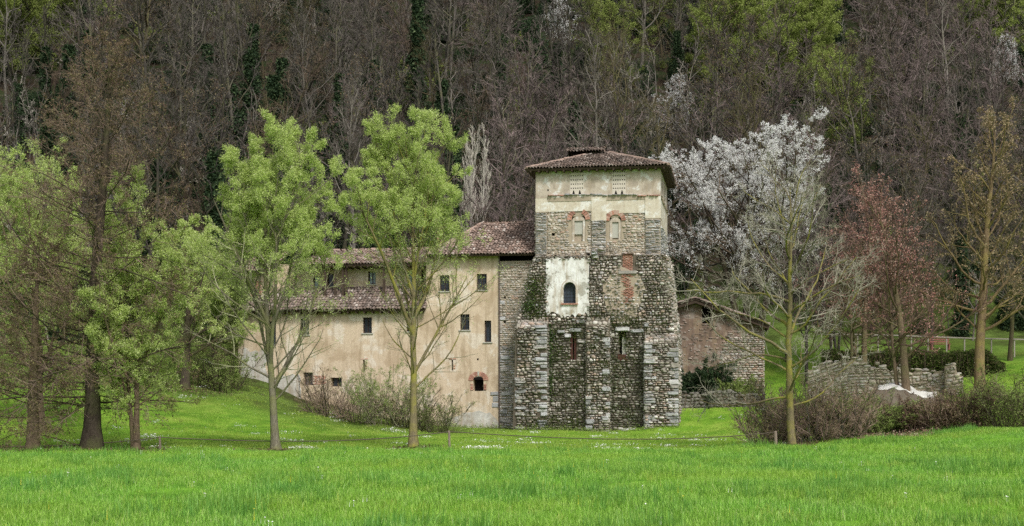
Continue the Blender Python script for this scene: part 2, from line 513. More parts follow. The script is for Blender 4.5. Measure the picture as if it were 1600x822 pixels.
def leaves(mb, rng, pos, length, width, mat=0, down=0.0, dirs=None, dirw=.8):
    n_ = len(pos)
    d = rng.normal(size=(n_, 3))
    if dirs is not None: d = d * (1 - dirw) + dirs * dirw
    d[:, 2] -= down
    d = nrm(d)
    s = nrm(np.cross(d, rng.normal(size=(n_, 3))))
    l = (length * rng.uniform(.6, 1.3, n_))[:, None]; w_ = (width * rng.uniform(.6, 1.3, n_))[:, None]
    v = np.stack([pos + s * w_ * .5, pos - s * w_ * .5, pos + d * l], 1)
    mb.add(v.reshape(-1, 3), np.arange(n_ * 3).reshape(-1, 3), mat)

def on_branches(rng, br, n_each, tmin=.15, spread=.0):
    npar = len(br['L'])
    cnt = np.floor(np.full(npar, float(n_each)) + rng.random(npar)).astype(int)
    pi = np.repeat(np.arange(npar), cnt); N = len(pi)
    m_ = br['p'].shape[1] - 1
    f = (tmin + (1 - tmin) * rng.random(N)) * m_
    k = np.minimum(f.astype(int), m_ - 1); fr = (f - k)[:, None]
    P = br['p'][pi, k] * (1 - fr) + br['p'][pi, k+1] * fr
    if spread: P = P + rng.normal(0, spread, (N, 3))
    return P, br['d'][pi, k]

def tree_parts(spec, seed):
    """-> (trunk MB, crown MB)"""
    rng = np.random.default_rng(seed)
    H = spec['H']
    stems = spec.get('stems', [dict(base=(0, 0), lean=(0, 0), h=1.0)])
    P = np.array([(s['base'][0], s['base'][1], -.25) for s in stems], float)
    D = np.array([(s['lean'][0], s['lean'][1], 1) for s in stems], float)
    L = np.array([H * s['h'] for s in stems])
    r0 = np.array([spec['r'] * s.get('r', 1) for s in stems])
    tr = grow(rng, P, D, L, r0, np.maximum(r0 * .08, .012), spec.get('tseg', 14), spec.get('twander', .035), spec.get('ttrop', (0, 0, .03)))
    flare = spec.get('flare', .35)
    t = np.linspace(0, 1, tr['r'].shape[1]); tr['r'] *= (1 + flare * np.exp(-t * 22))[None]
    trunk, crown = MB(), MB()
    tubes(trunk, tr, spec.get('tk', 8))
    lv = [tr]
    for i, s in enumerate(spec['levels']):
        on = s.get('on', i)
        src = lv[on] if isinstance(on, int) else {q: np.concatenate([lv[j][q] for j in on]) for q in ('p', 'd', 'r', 'L')}
        br = spawn(rng, src, s['n'], s.get('tmin', .2), s.get('tmax', 1.), s['ang'], s['len'], s.get('rf', .02), s['seg'], s['wander'], s.get('trop', (0, 0, 0)), s.get('rmin', .005), s.get('pw', 1.), s.get('az'))
        if 'cull' in s:
            zc = br['p'][:, 0, 2]; kk = rng.random(len(zc)) < np.interp(zc / H, *s['cull'])
            br = {q: br[q][kk] for q in br}
        tubes(trunk if s.get('limb') else crown, br, s.get('k', 3))
        lv.append(br)
    for lf in spec.get('leaves', []):
        pos, dr = on_branches(rng, lv[lf.get('on', len(lv) - 1)], lf['n'], lf.get('tmin', .2), lf.get('spread', .03))
        if 'keep' in lf:
            kk = lf['keep'](pos, rng); pos, dr = pos[kk], dr[kk]
        leaves(crown, rng, pos, lf['l'], lf['w'], lf.get('mat', 1), lf.get('down', 0), dr, lf.get('dirw', .4))
    return trunk, crown

def plant_tree(name, loc, spec, seed, bark, crown_mats, label, cat='tree', group=None, rz=0.0):
    tk, cr = tree_parts(spec, seed)
    t = thing(name, loc, label, cat, group, rz)
    tk.obj('trunk', bark, t, smooth=True)
    cr.obj('crown', crown_mats, t)
    return t

def copy_tree(root, loc, rz, s, label=None):
    r_ = root.copy(); COL.objects.link(r_)
    r_.location = loc; r_.rotation_euler = (0, 0, rz); r_.scale = (s, s, s)
    if label: r_['label'] = label
    for ch in root.children:
        c_ = ch.copy(); COL.objects.link(c_); c_.parent = r_
    return r_
# ------------------------------------------------------------------ masonry kit
A = R(9.4)
OX, OY = 9.28, 88.0
EXv = np.array([math.cos(A), -math.sin(A)]); EYv = np.array([math.sin(A), math.cos(A)])
def Lp(x, y, c):
    """photo pixel -> (x, z) in the monastery's own frame on its plane y = c"""
    d = np.array([(x - 800) / F, 1.0])
    t = (c + OX * EYv[0] + OY * EYv[1]) / d.dot(EYv)
    w_ = d * t
    return float((w_ - np.array([OX, OY])).dot(EXv)), float(EYE + t * (HZ - y) / F)
def lx(x, c): return Lp(x, 0, c)[0]
def lz(x, y, c): return Lp(x, y, c)[1]
def l2w(x, y, z):
    q = np.array([OX, OY]) + EXv * x + EYv * y
    return (float(q[0]), float(q[1]), z)
def lground(x, y):
    q = l2w(x, y, 0); return float(hz(q[0], q[1]))
def mon(name, x, y, z, label, cat):
    t = thing(name, l2w(x, y, z), label, cat, None, -A)
    t['_org'] = (x, y, z)
    return t
def mpart(mb, name, mats, root, parent=None, smooth=False, label=None, kind=None):
    """part or sub-part built in monastery coordinates"""
    o = mb.obj(name, mats, parent or root, smooth, root['_org'])
    return tag(o, label, kind=kind)

def wall_holes(mb, x0, x1, z0, z1, y, holes, depth=.3, mat=0, rmat=0):
    hs_ = [h for h in holes if h[1] > x0 and h[0] < x1 and h[3] > z0 and h[2] < z1]
    X = sorted({x0, x1, *[v for h in hs_ for v in h[:2] if x0 < v < x1]})
    Z = sorted({z0, z1, *[v for h in hs_ for v in h[2:4] if z0 < v < z1]})
    for i in range(len(X) - 1):
        for j in range(len(Z) - 1):
            cx, cz = (X[i] + X[i+1]) / 2, (Z[j] + Z[j+1]) / 2
            if any(h[0] < cx < h[1] and h[2] < cz < h[3] for h in hs_): continue
            mb.add([(X[i], y, Z[j]), (X[i+1], y, Z[j]), (X[i+1], y, Z[j+1]), (X[i], y, Z[j+1])], [(0, 1, 2, 3)], mat)
    for h in hs_:
        a, b_, c_, d_ = h[:4]; e = y + (h[4] if len(h) > 4 else depth)
        mb.add([(a, y, c_), (a, e, c_), (a, e, d_), (a, y, d_)], [(0, 3, 2, 1)], rmat)
        mb.add([(b_, y, c_), (b_, e, c_), (b_, e, d_), (b_, y, d_)], [(0, 1, 2, 3)], rmat)
        mb.add([(a, y, c_), (b_, y, c_), (b_, e, c_), (a, e, c_)], [(0, 3, 2, 1)], rmat)
        mb.add([(a, y, d_), (b_, y, d_), (b_, e, d_), (a, e, d_)], [(0, 1, 2, 3)], rmat)

def hole_px(x0, x1, y0, y1, c, depth=.3):
    xm = (x0 + x1) / 2
    return (lx(x0, c), lx(x1, c), lz(xm, y1, c), lz(xm, y0, c), depth)

def stone_cells(rng, x0, x1, z0, z1, h, l, inside=None, jit=.35, gap=.018, wild=0.):
    """irregular courses -> array of (cx, cz, w, h)"""
    out = []; z = z0
    while z < z1:
        ch = h * rng.uniform(.6, 1.5); ch = min(ch, z1 - z + .001)
        if ch < .03: break
        x = x0 + rng.uniform(-l, 0) * .5
        while x < x1:
            w_ = l * rng.uniform(.45, 1.75)
            xa, xb = max(x, x0), min(x + w_, x1)
            if xb - xa > .05:
                hh = ch * rng.uniform(.7, 1.0)
                cx, cz = (xa + xb) / 2, z + ch / 2 + rng.uniform(-1, 1) * (ch - hh) * .5
                if wild:
                    cz += rng.normal(0, wild) * ch; f_ = rng.uniform(.7, 1.45); hh *= f_
                    xb_ = xb - rng.uniform(0, .12) * (xb - xa)
                else: xb_ = xb
                if inside is None or inside(cx, cz):
                    out.append((cx, cz, max(.04, xb_ - xa - gap), hh - gap))
            x += w_
        z += ch
    return np.array(out).reshape(-1, 4)

def stones(mb, rng, cells, frame, sq=.55, prot=.07, rough=.1, mat=0, tilt=.06):
    """frame(x, z, d) -> xyz of a point d in front of the wall. rounded stones, 8 sided"""
    n_ = len(cells)
    if n_ == 0: return
    k = 7 if n_ > 60 and sq > .5 else 8
    th = (np.arange(k) + .5) * 2 * np.pi / k
    c_, s_ = np.cos(th), np.sin(th)
    ux = np.sign(c_) * np.abs(c_) ** sq; uz = np.sign(s_) * np.abs(s_) ** sq
    rx = cells[:, 2:3] / 2 * ux[None] * (1 + rng.normal(0, rough, (n_, k)) * .9)
    rz_ = cells[:, 3:4] / 2 * uz[None] * (1 + rng.normal(0, rough, (n_, k)))
    ta = rng.normal(0, tilt, n_)[:, None]
    rx, rz_ = rx * np.cos(ta) - rz_ * np.sin(ta), rx * np.sin(ta) + rz_ * np.cos(ta)
    p = prot * rng.uniform(.35, 1.5, n_)[:, None]
    rings = []
    for sc, dp in ((1., -.04), (1., .45), (.72, 1.)):
        d = (p * dp if dp > 0 else np.full_like(p, dp)) + (rng.normal(0, .12, (n_, k)) * p if dp == 1. else 0)
        d = np.broadcast_to(d, (n_, k))
        rings.append(frame(cells[:, :1] + rx * sc, cells[:, 1:2] + rz_ * sc, d))
    v = np.stack(rings, 1)                      # n,3,k,3
    base = np.arange(n_)[:, None] * 3 * k
    j = np.arange(k)[None]; j2 = (j + 1) % k
    b0 = mb.n
    q = np.concatenate([np.stack([base + r_ * k + j, base + r_ * k + j2, base + (r_+1) * k + j2, base + (r_+1) * k + j], -1).reshape(-1, 4) for r_ in range(2)])
    mb.add(v.reshape(-1, 3), q, mat)
    mb.more(base + 2 * k + j, b0, mat)

def fr_y(y):       # wall facing -y
    return lambda x, z, d: np.stack([x, y - d + 0 * x, z + 0 * x], -1)
def fr_xp(x_):     # wall facing +x ; cell x runs along +y
    return lambda u, z, d: np.stack([x_ + d + 0 * u, u, z + 0 * u], -1)
def fr_xm(x_):
    return lambda u, z, d: np.stack([x_ - d + 0 * u, u, z + 0 * u], -1)

def stone_pieces(parent, org, rng, cells, frame, mat, name='stone', sq=.35, prot=.1, rough=.06, nproto=8):
    """each cell an object of its own, sharing a few meshes scaled to the cell"""
    for c_ in cells:
        mb = MB()
        stones(mb, rng, np.array([c_]), frame, sq, prot, rough, tilt=.02)
        o = mb.obj(name, mat, parent, True, org)

def roof_tiles(mb, rng, P0, U, S, Lu, Ls, inside=None, pu=.21, ps=.36, mat=0, jit=1.0):
    """barrel tiles on the plane P0 + u*U + s*S"""
    U = nrm(np.array(U, float)); S = nrm(np.array(S, float)); N = np.cross(U, S)
    if N[2] < 0: N = -N
    cu = np.arange(int(Lu / pu) + 1) * pu; cs = np.arange(int(Ls / ps) + 1) * ps
    uu, ss = [a.ravel() for a in np.meshgrid(cu, cs)]
    if inside is not None:
        kk = inside(uu + 0, ss + .1); uu, ss = uu[kk], ss[kk]
    n_ = len(uu)
    uu = uu + rng.normal(0, .011, n_) * jit; ss = ss + rng.normal(0, .03, n_) * jit
    rot = rng.normal(0, .03, n_) * jit; lift = rng.normal(0, .012, n_) * jit
    k = 5; th = np.linspace(0, np.pi, k)
    V = []
    for e, (r_, ds, up) in enumerate(((.105, 0., .045), (.085, ps * 1.25, .0))):
        a = r_ * np.cos(th); h = r_ * np.sin(th) * .95
        du = a[None] + (np.sin(rot) * ds)[:, None]
        pos = P0 + (uu[:, None] + du)[..., None] * U + (ss[:, None] + ds)[..., None] * S + ((h[None] + up + lift[:, None])[..., None]) * N
        V.append(pos)
    # inner ring at the lower end gives the tile thickness
    a = .078 * np.cos(th); h = .078 * np.sin(th)
    pos = P0 + (uu[:, None] + a[None])[..., None] * U + (ss[:, None] + .0)[..., None] * S + ((h[None] + .045 + lift[:, None])[..., None]) * N
    V.append(pos)
    v = np.stack(V, 1)        # n,3,k,3
    base = np.arange(n_)[:, None] * 3 * k; j = np.arange(k - 1)[None]
    q = np.concatenate([np.stack([base + j, base + j + 1, base + k + j + 1, base + k + j], -1).reshape(-1, 4),
                        np.stack([base + j, base + 2*k + j, base + 2*k + j + 1, base + j + 1], -1).reshape(-1, 4)])
    mb.add(v.reshape(-1, 3), q, mat)

def ridge_pieces(parent, org, rng, a, b_, mat, name='ridge_tile', r_=.13, step=.38):
    a, b_ = np.array(a, float), np.array(b_, float)
    L_ = np.linalg.norm(b_ - a); d = (b_ - a) / L_
    side = nrm(np.cross(d, [0, 0, 1.])); up = np.cross(side, d)
    th = np.linspace(-.2, np.pi + .2, 7)
    for i in range(int(L_ / step)):
        o0 = a + d * i * step + rng.normal(0, .012, 3)
        v = []
        for ds, rr in ((0, r_), (step * 1.15, r_ * .85)):
            v += [o0 + d * ds + side * rr * math.cos(t) + up * rr * math.sin(t) for t in th]
        v += [o0 + side * (r_ - .03) * math.cos(t) + up * (r_ - .03) * math.sin(t) for t in th]
        mb = MB(); k = len(th)
        mb.add(v, [(j, j+1, k+j+1, k+j) for j in range(k-1)] + [(j, 2*k+j, 2*k+j+1, j+1) for j in range(k-1)])
        mb.obj(name, mat, parent, False, org)

def window_at(root, h, y, kind='grille', sill=True, arched=False, pane_mat='glass', nb=(2, 3), name='window'):
    """h = hole (x0,x1,z0,z1,depth). window mesh is the frame ring; pane, bars, sill are sub-parts"""
    x0, x1, z0, z1 = h[:4]; dep = h[4] if len(h) > 4 else .3
    yy = y + dep * .72; fw = min(.06, (x1 - x0) * .14)
    f = MB()
    f.box(x0, x0 + fw, yy, yy + .05, z0, z1); f.box(x1 - fw, x1, yy, yy + .05, z0, z1)
    f.box(x0 + fw, x1 - fw, yy + .002, yy + .048, z0, z0 + fw); f.box(x0 + fw, x1 - fw, yy + .002, yy + .048, z1 - fw, z1)
    if kind in ('casement', 'grille') and x1 - x0 > .45:
        f.box((x0 + x1) / 2 - .025, (x0 + x1) / 2 + .025, yy + .003, yy + .045, z0 + fw, z1 - fw)
    wn = mpart(f, name, M['wood_frame'], root)
    p = MB(); p.box(x0 + fw * .5, x1 - fw * .5, yy + .052, yy + .07, z0 + .01, z1 - .01)
    mpart(p, 'pane', M[pane_mat], root, wn)
    if kind == 'grille':
        g = MB()
        for i in range(1, nb[0] + 1):
            xx = x0 + (x1 - x0) * i / (nb[0] + 1); g.box(xx - .012, xx + .012, y + .03, y + .055, z0, z1)
        for i in range(1, nb[1] + 1):
            zz = z0 + (z1 - z0) * i / (nb[1] + 1); g.box(x0, x1, y + .058, y + .08, zz - .012, zz + .012)
        mpart(g, 'grille', M['iron'], root, wn)
    if sill:
        s_ = MB(); s_.box(x0 - .09, x1 + .09, y - .07, y + dep * .6, z0 - .07, z0 - .003)
        mpart(s_, 'sill', M['grey_plaster'], root, wn)
    return wn

def ivy_clump(mb, rng, cx, cy, cz, sx_, sy_, sz_, n_, mat=0, l=.09, w_=.07):
    pos = np.stack([cx + rng.normal(0, sx_, n_), cy + rng.normal(0, sy_, n_), cz + rng.normal(0, sz_, n_)], -1)
    leaves(mb, rng, pos, l, w_, mat, .3)

M['ivy'] = m_leaf('ivy', [(0, (.025,.05,.015)), (.5, (.05,.1,.025)), (.85, (.1,.17,.04)), (1, (.2,.28,.08))], .15)
M['wall_weed'] = m_leaf('wall_weed', [(0, (.03,.045,.012)), (.45, (.06,.09,.02)), (.7, (.1,.15,.03)), (.88, (.1,.075,.04)), (1, (.22,.2,.1))], .2)

# ------------------------------------------------------------------ THE TOWER
rg = np.random.default_rng(11)
tower = mon('stone_tower', -3.9, 4.0, .2, 'tall square stone tower with plastered top storey, buttressed foot and hipped tile roof', 'tower')
TX0, TX1, TD = -7.885, 0.0, 7.6
YB = -.35            # front plane of the heavier lower body
z_eave = lz(940, 262, 0) + .02
z_str = lz(940, 307, 0)
z_pl = lz(940, 329, 0)
z_400 = lz(940, 400, 0)
z_bay = lz(910, 505, YB)
gb = lambda x: lz(x, 676, -1.2)
zb = -.5
# upper body (panels plane y=.1, pilasters to y=0)
niches = [hole_px(893.5, 914.5, 338, 377, .1, .25), hole_px(952.5, 970.5, 340, 374, .1, .25)]
holes_up = [hole_px(a, a + 5, b_, b_ + 4.5, .1, .3) for a, b_ in ((862, 364), (866, 398), (917, 396), (955, 399), (998, 398))]
mb = MB()
wall_holes(mb, TX0, TX1, z_400 - .6, z_pl, .1, niches + holes_up, .25)
mb.add([(TX1, .1, z_400-.6), (TX1, TD, z_400-.6), (TX1, TD, z_pl), (TX1, .1, z_pl)], [(0,1,2,3)])
mb.add([(TX0, .1, z_400-.6), (TX0, TD, z_400-.6), (TX0, TD, z_pl), (TX0, .1, z_pl)], [(0,3,2,1)])
mb.add([(TX0, TD, z_400-.6), (TX1, TD, z_400-.6), (TX1, TD, z_pl), (TX0, TD, z_pl)], [(0,3,2,1)])
up_wall = mpart(mb, 'wall', M['mortar_light'], tower, label='pale rubble wall with two blocked arched niches')
pil = [(lx(836, 0), lx(854.5, 0)), (lx(924.5, 0), lx(947, 0)), (lx(1008.5, 0), TX1)]
for a, b_ in pil:
    mb = MB(); mb.box(max(a, TX0), b_, 0, .15, z_400 - .1, z_pl - (lz(940,329,0)-lz(940,342,0) if a > -5 else .0))
    mpart(mb, 'pilaster', M['mortar_light'], tower)
# plaster top storey
dove = [(lx(890.5, 0), lx(912, 0), lz(901, 304, 0), lz(901, 266, 0)), (lx(956.5, 0), lx(978, 0), lz(967, 304, 0), lz(967, 266, 0))]
doh = []
tri_h = []
for d in dove:
    for r_ in range(5):
        for c_ in range(6):
            x = d[0] + (d[1] - d[0]) * (c_ + .6) / 6.2
            z = d[3] - (d[3] - d[2]) * (.06 + r_ * .17)
            doh.append((x - .035, x + .035, z - .035, z + .035, .12))
mb = MB()
wall_holes(mb, TX0, TX1, z_str, z_eave, 0, doh + [hole_px(855, 857.5, 296, 298.5, 0, .2)], .12, 0, 1)
# right face of the top storey with two tall window slots
def side_xp(mb, x, y0, y1, z0, z1, holes, dep, mat=0, rmat=0):
    Ys = sorted({y0, y1, *[v for h in holes for v in h[:2]]}); Z = sorted({z0, z1, *[v for h in holes for v in h[2:4]]})
    for i in range(len(Ys)-1):
        for j in range(len(Z)-1):
            cy, cz = (Ys[i]+Ys[i+1])/2, (Z[j]+Z[j+1])/2
            if any(h[0] < cy < h[1] and h[2] < cz < h[3] for h in holes): continue
            mb.add([(x, Ys[i], Z[j]), (x, Ys[i+1], Z[j]), (x, Ys[i+1], Z[j+1]), (x, Ys[i], Z[j+1])], [(0,1,2,3)], mat)
    for h in holes:
        mb.add([(x-dep, h[0], h[2]), (x-dep, h[1], h[2]), (x-dep, h[1], h[3]), (x-dep, h[0], h[3])], [(0,1,2,3)], rmat)
        for yy in h[:2]:
            mb.add([(x, yy, h[2]), (x-dep, yy, h[2]), (x-dep, yy, h[3]), (x, yy, h[3])], [(0,1,2,3)], mat)
        for zz in h[2:4]:
            mb.add([(x, h[0], zz), (x-dep, h[0], zz), (x-dep, h[1], zz), (x, h[1], zz)], [(0,1,2,3)], mat)
side_xp(mb, TX1, 0, TD, z_str, z_eave, [(1.6, 2.6, z_str + .3, z_eave - .5), (4.6, 5.6, z_str + .3, z_eave - .5)], .3, 0, 1)
mb.add([(TX0, 0, z_str), (TX0, TD, z_str), (TX0, TD, z_eave), (TX0, 0, z_eave)], [(0,3,2,1)])
mb.add([(TX0, TD, z_str), (TX1, TD, z_str), (TX1, TD, z_eave), (TX0, TD, z_eave)], [(0,3,2,1)])
mb.add([(TX0+.12, .12, z_str), (TX1-.01, .12, z_str), (TX1-.01, .12, z_eave), (TX0+.12, .12, z_eave)], [(0,1,2,3)], 1)
top_wall = mpart(mb, 'plaster_wall', [M['plaster_top'], M['void']], tower, label='weathered cream plaster of the top storey')
for d in dove:   # dovecote panels: thin pale raised field, sill line, two triangular openings
    mb = MB()
    wall_holes(mb, d[0], d[1], d[2], d[3], -.012, [h for h in doh if d[0] < h[0] < d[1]], .012)
    mb.box(d[0] - .04, d[1] + .04, -.06, -.014, d[3] - .28, d[3] - .22)
    p = mpart(mb, 'dovecote_panel', m_plain('dovecote_plaster', (.56,.5,.43), var=.15) if 'dv' not in M else M['dv'], tower)
    M['dv'] = p.data.materials[0]
    for fx in (.27, .72):
        cx = d[0] + (d[1] - d[0]) * fx
        t_ = MB(); t_.prism([(cx - .085, d[2] + .02), (cx + .085, d[2] + .02), (cx + .02, d[2] + .26), (cx - .02, d[2] + .26)], -.02, -.013)
        mpart(t_, 'bird_opening', M['void'], tower, p)
# plaster band under the string course
mb = MB()
mb.box(TX0 - .01, lx(855, 0), -.02, .12, lz(845, 330, 0) - .05, z_str - .02)
mb.box(lx(855, 0), lx(924, 0), .03, .12, z_pl, z_str - .02)
mb.box(lx(924, 0), lx(947.5, 0), -.02, .12, lz(935, 345, 0), z_str - .02)
mb.box(lx(947.5, 0), lx(1008, 0), .03, .12, lz(975, 333, 0), z_str - .02)
mb.box(lx(1008, 0), TX1 + .02, -.02, 1.0, lz(1020, 341, 0), z_str - .02)
mb.box(TX1 - .2, TX1 + .015, 1.0, TD + .01, lz(1020, 352, 0), z_str - .02)
mpart(mb, 'plaster_band', M['plaster_band'], tower)
# string course: bricks and slates, individually
for (a, b_, mat_, hh, l_) in ((856, 882, 'brick', .06, .2), (882, 890, 'slab', .12, .4), (890, 926, 'slab', .07, .3), (926, 950, 'slab', .1, .34), (950, 988, 'slab', .06, .26), (988, 996, 'slab', .1, .4), (996, 1032, 'brick', .06, .2)):
    zt = lz((a + b_) / 2, 303.0 if mat_ == 'brick' else 301.5, 0)
    x = lx(a, 0)
    while x < lx(b_, 0) - .05:
        w_ = min(l_ * rg.uniform(.7, 1.2), lx(b_, 0) - x)
        c_ = np.array([(x + w_/2, zt - .12 + rg.normal(0, .015), w_ - .015, hh * rg.uniform(.8, 1.3))])
        s_ = MB(); stones(s_, rg, c_, fr_y(-.0), .3, .13, .05, tilt=.03); mpart(s_, mat_.replace('slab', 'stone'), M[mat_], tower, smooth=True)
        x += w_
mb = MB(); c_ = stone_cells(rg, 0.05, TD - .05, z_str - .22, z_str - .02, .1, .28); stones(mb, rg, c_, fr_xp(TX1), .3, .09, .05)
mb.box(lx(856,0), TX1, .0, .1, z_str - .25, z_str); mb.box(TX0, lx(856,0), -.02, .1, z_str - .03, z_str + .02)
mpart(mb, 'string_course', M['mortar_light'], tower, kind='stuff')

# lower body: tapered prisms at the sides, pierced centre
zA, zB_, zC = z_400, lz(930, 445, YB), z_bay
xl0, xr0 = lx(853, YB), lx(1007, YB)
win_h = hole_px(880.5, 900, 441, 474, YB, .4)
bpatch = hole_px(972, 990, 396, 424, YB, .12)
hol_low = [hole_px(a, a + 4, b_, b_ + 4, YB, .3) for a, b_ in ((866, 489), (858, 489))]
slit1 = hole_px(890.5, 901, 519, 562, YB, .35); slit2 = hole_px(967.5, 978.5, 518, 563, YB, .35)
mb = MB()
wall_holes(mb, xl0, xr0, zb, zA + .02, YB, [win_h, bpatch, slit1, slit2], .3)
mb.add([(TX0+.3, YB, zA+.02), (xr0, YB, zA+.02), (xr0, .12, zA+.02), (TX0+.3, .12, zA+.02)], [(0,1,2,3)])
def lxz(x, y, c): return Lp(x, y, c)
left = [(xl0, zb), (xl0, zA), (lx(835, YB), zA), (lx(829, YB), lz(829, 430, YB)), (lx(821, YB), lz(820, 462, YB)), (lx(806, YB), lz(806, 512, YB)), (lx(801, YB), zb)]
right = [(xr0, zb), (lx(1059, YB), zb), (lx(1056, YB), lz(1056, 552, YB)), (lx(1051, YB), lz(1051, 500, YB)), (lx(1045, YB), lz(1045, 440, YB)), (lx(1040, YB), zA), (xr0, zA)]
mb.prism(left[::-1], YB, TD - .2)
mb.prism(right, YB, TD - .2)
mb.add([(xl0, TD-.2, zb), (xr0, TD-.2, zb), (xr0, TD-.2, zA), (xl0, TD-.2, zA)], [(0,3,2,1)])
low_wall = mpart(mb, 'lower_wall', M['mortar_dark'], tower, label='dark mossy rubble lower wall')
def in_poly(poly):
    P_ = np.array(poly)
    def f(x, z):
        c_ = False; j = len(P_) - 1
        for i in range(len(P_)):
            xi, zi = P_[i]; xj, zj = P_[j]
            if (zi > z) != (zj > z) and x < (xj - xi) * (z - zi) / (zj - zi) + xi: c_ = not c_
            j = i
        return c_
    return f
def outside(rects, m_=.02):
    return lambda x, z: not any(r_[0] - m_ < x < r_[1] + m_ and r_[2] - m_ < z < r_[3] + m_ for r_ in rects)
white = (lx(853.5, YB), lx(920.5, YB), lz(887, 493, YB), lz(887, 404, YB))
redp = (lx(969, YB), lx(993, YB), lz(980, 478, YB), lz(980, 395, YB))
# buttresses: (x px left, right, plane, top y px, left lean)
BZ = {}
butt = [(806, 854.5, -1.25, 511, 'left'), (915.5, 953, -.75, 508, 'mid'), (1006.5, 1057, -1.25, 535, 'right')]
bmeshes = []
for (a, b_, yp, ty, nm) in butt:
    x0, x1, zt = lx(a, yp), lx(b_, yp), lz((a+b_)/2, ty, yp)
    mb = MB(); flare_ = .18 if nm == 'right' else .22 if nm == 'left' else 0
    xa0 = x0 - (flare_ if nm == 'left' else 0); xb0 = x1 + (flare_ if nm == 'right' else 0)
    v = [(xa0, yp, zb), (xb0, yp, zb), (x1, yp, zt), (x0, yp, zt), (xa0, YB+.05, zb), (xb0, YB+.05, zb), (x1, YB+.05, zt+.5), (x0, YB+.05, zt+.5)]
    mb.add(v, [(0,1,2,3), (0,3,7,4), (1,5,6,2), (3,2,6,7)])
    o = mpart(mb, 'buttress', M['mortar_dark'], tower)
    bmeshes.append(o)
    BZ[nm] = (x0, x1, xa0, xb0, yp, zt)
# ---- rubble stones (joined stuff), zone by zone
def zone(cells, frame, mat, sq, prot, rough, smooth=True, name='rubble', parent=None):
    mb = MB(); stones(mb, rg, cells, frame, sq, prot, rough)
    return mpart(mb, name, M[mat], tower, parent, smooth=smooth, kind='stuff')
oob = outside([(n_[0]-.16, n_[1]+.16, n_[2]-.05, n_[3]+.28) for n_ in niches] + [h[:4] for h in holes_up])
pan = stone_cells(rg, lx(854.5,0), lx(924.5,0), z_400, z_pl, .13, .2, oob, wild=.1)
pan = np.vstack([pan, stone_cells(rg, lx(947,0), lx(1008.5,0), z_400, lz(975,333,0), .13, .2, oob, wild=.1)])
zone(pan, fr_y(.1), 'rubble_light', .75, .05, .15)
for a, b_ in pil:
    zt = z_pl - (.6 if a > -5 else .05)
    zone(stone_cells(rg, max(a, TX0), b_, z_400, zt, .1, .34), fr_y(0), 'slab_joined', .4, .06, .08)
zone(stone_cells(rg, .05, TD-.1, z_400-.3, lz(1020,352,0)-.02, .13, .3), fr_xp(TX1), 'slab_joined', .45, .08, .08)
zone(stone_cells(rg, .05, TD-.1, z_400-.3, z_pl, .13, .3), fr_xm(TX0), 'rubble_light', .5, .07, .1)
lowbox = outside([(white[0]+.16, white[1]-.16, white[2]+.18, white[3]-.12), (redp[0], redp[1]+.05, redp[2]+.6, redp[3]+.05), slit1[:4], slit2[:4], win_h[:4], bpatch[:4]], .01)
# wall between z_bay and z_400 - cobbly rubble
body_poly = in_poly([(lx(806,YB), zC-.1), (lx(821,YB), lz(820,462,YB)), (lx(829,YB), lz(829,430,YB)), (lx(835,YB), zA+.05), (lx(1040,YB), zA+.05), (lx(1045,YB), lz(1045,440,YB)), (lx(1051,YB), zC), (lx(1054,YB), zC-1.2), (lx(806,YB), zC-1.2)])
mid = stone_cells(rg, lx(800,YB), lx(1060,YB), zC - .1, zA, .13, .2, lambda x, z: body_poly(x, z) and lowbox(x, z), wild=.12)
zone(mid, fr_y(YB), 'rubble_grey', .8, .14, .15)
zone(stone_cells(rg, lx(1007,YB), lx(1054,YB), zC - 1.6, zC, .14, .24, wild=.1), fr_y(YB), 'rubble_grey', .75, .12, .14)
b1 = stone_cells(rg, lx(854,YB), lx(916,YB), zb+.3, zC-.1, .14, .23, lowbox, wild=.1)
b2 = stone_cells(rg, lx(952,YB), lx(1007,YB), zb+.3, zC-.1, .14, .23, lowbox, wild=.1)
zone(np.vstack([b1, b2]), fr_y(YB), 'rubble_moss', .8, .12, .14)
for nm, mat_ in (('left', 'rubble_grey'), ('mid', 'rubble_grey'), ('right', 'rubble_grey')):
    x0, x1, xa0, xb0, yp, zt = BZ[nm]
    core = stone_cells(rg, x0 + (.05 if nm != 'right' else .02), x1 - .05, zb + .3, zt, .13, .24, (lambda x, z: x < x1 - .55) if nm == 'left' else None, wild=.1)
    zone(core, fr_y(yp), mat_, .75, .13, .14)
    # returns
    zone(stone_cells(rg, yp + .03, YB, zb + .3, zt, .14, .3), fr_xp(x1), 'rubble_moss' if nm != 'right' else 'slab_joined', .5, .06, .1)
    zone(stone_cells(rg, yp + .03, YB, zb + .3, zt, .14, .3), fr_xm(x0), 'rubble_moss', .5, .06, .1)
    # sloping top
    sl = lambda x, z, d, yp=yp, zt=zt: np.stack([x, yp + z - d*.5, zt + z * (.5/(YB+.05-yp)) + d*.9], -1)
    zone(stone_cells(rg, x0, x1, 0, YB - yp, .16, .26), sl, 'rubble_grey', .7, .1, .15)
# side faces of the lower body
def fr_side(poly_x, sgn):
    P_ = sorted(poly_x, key=lambda q: q[1])
    zz = [q[1] for q in P_]; xx = [q[0] for q in P_]
    return lambda u, z, d: np.stack([np.interp(z, zz, xx) + sgn * d, u + 0*z, z], -1)
zone(stone_cells(rg, YB, 5.5, zb+.3, zA, .17, .27, wild=.1), fr_side(right[1:6], 1), 'rubble_grey', .65, .14, .15)
zone(stone_cells(rg, YB, 3.0, zb+.3, zA, .15, .27), fr_side(left[2:], -1), 'rubble_grey', .65, .12, .15)
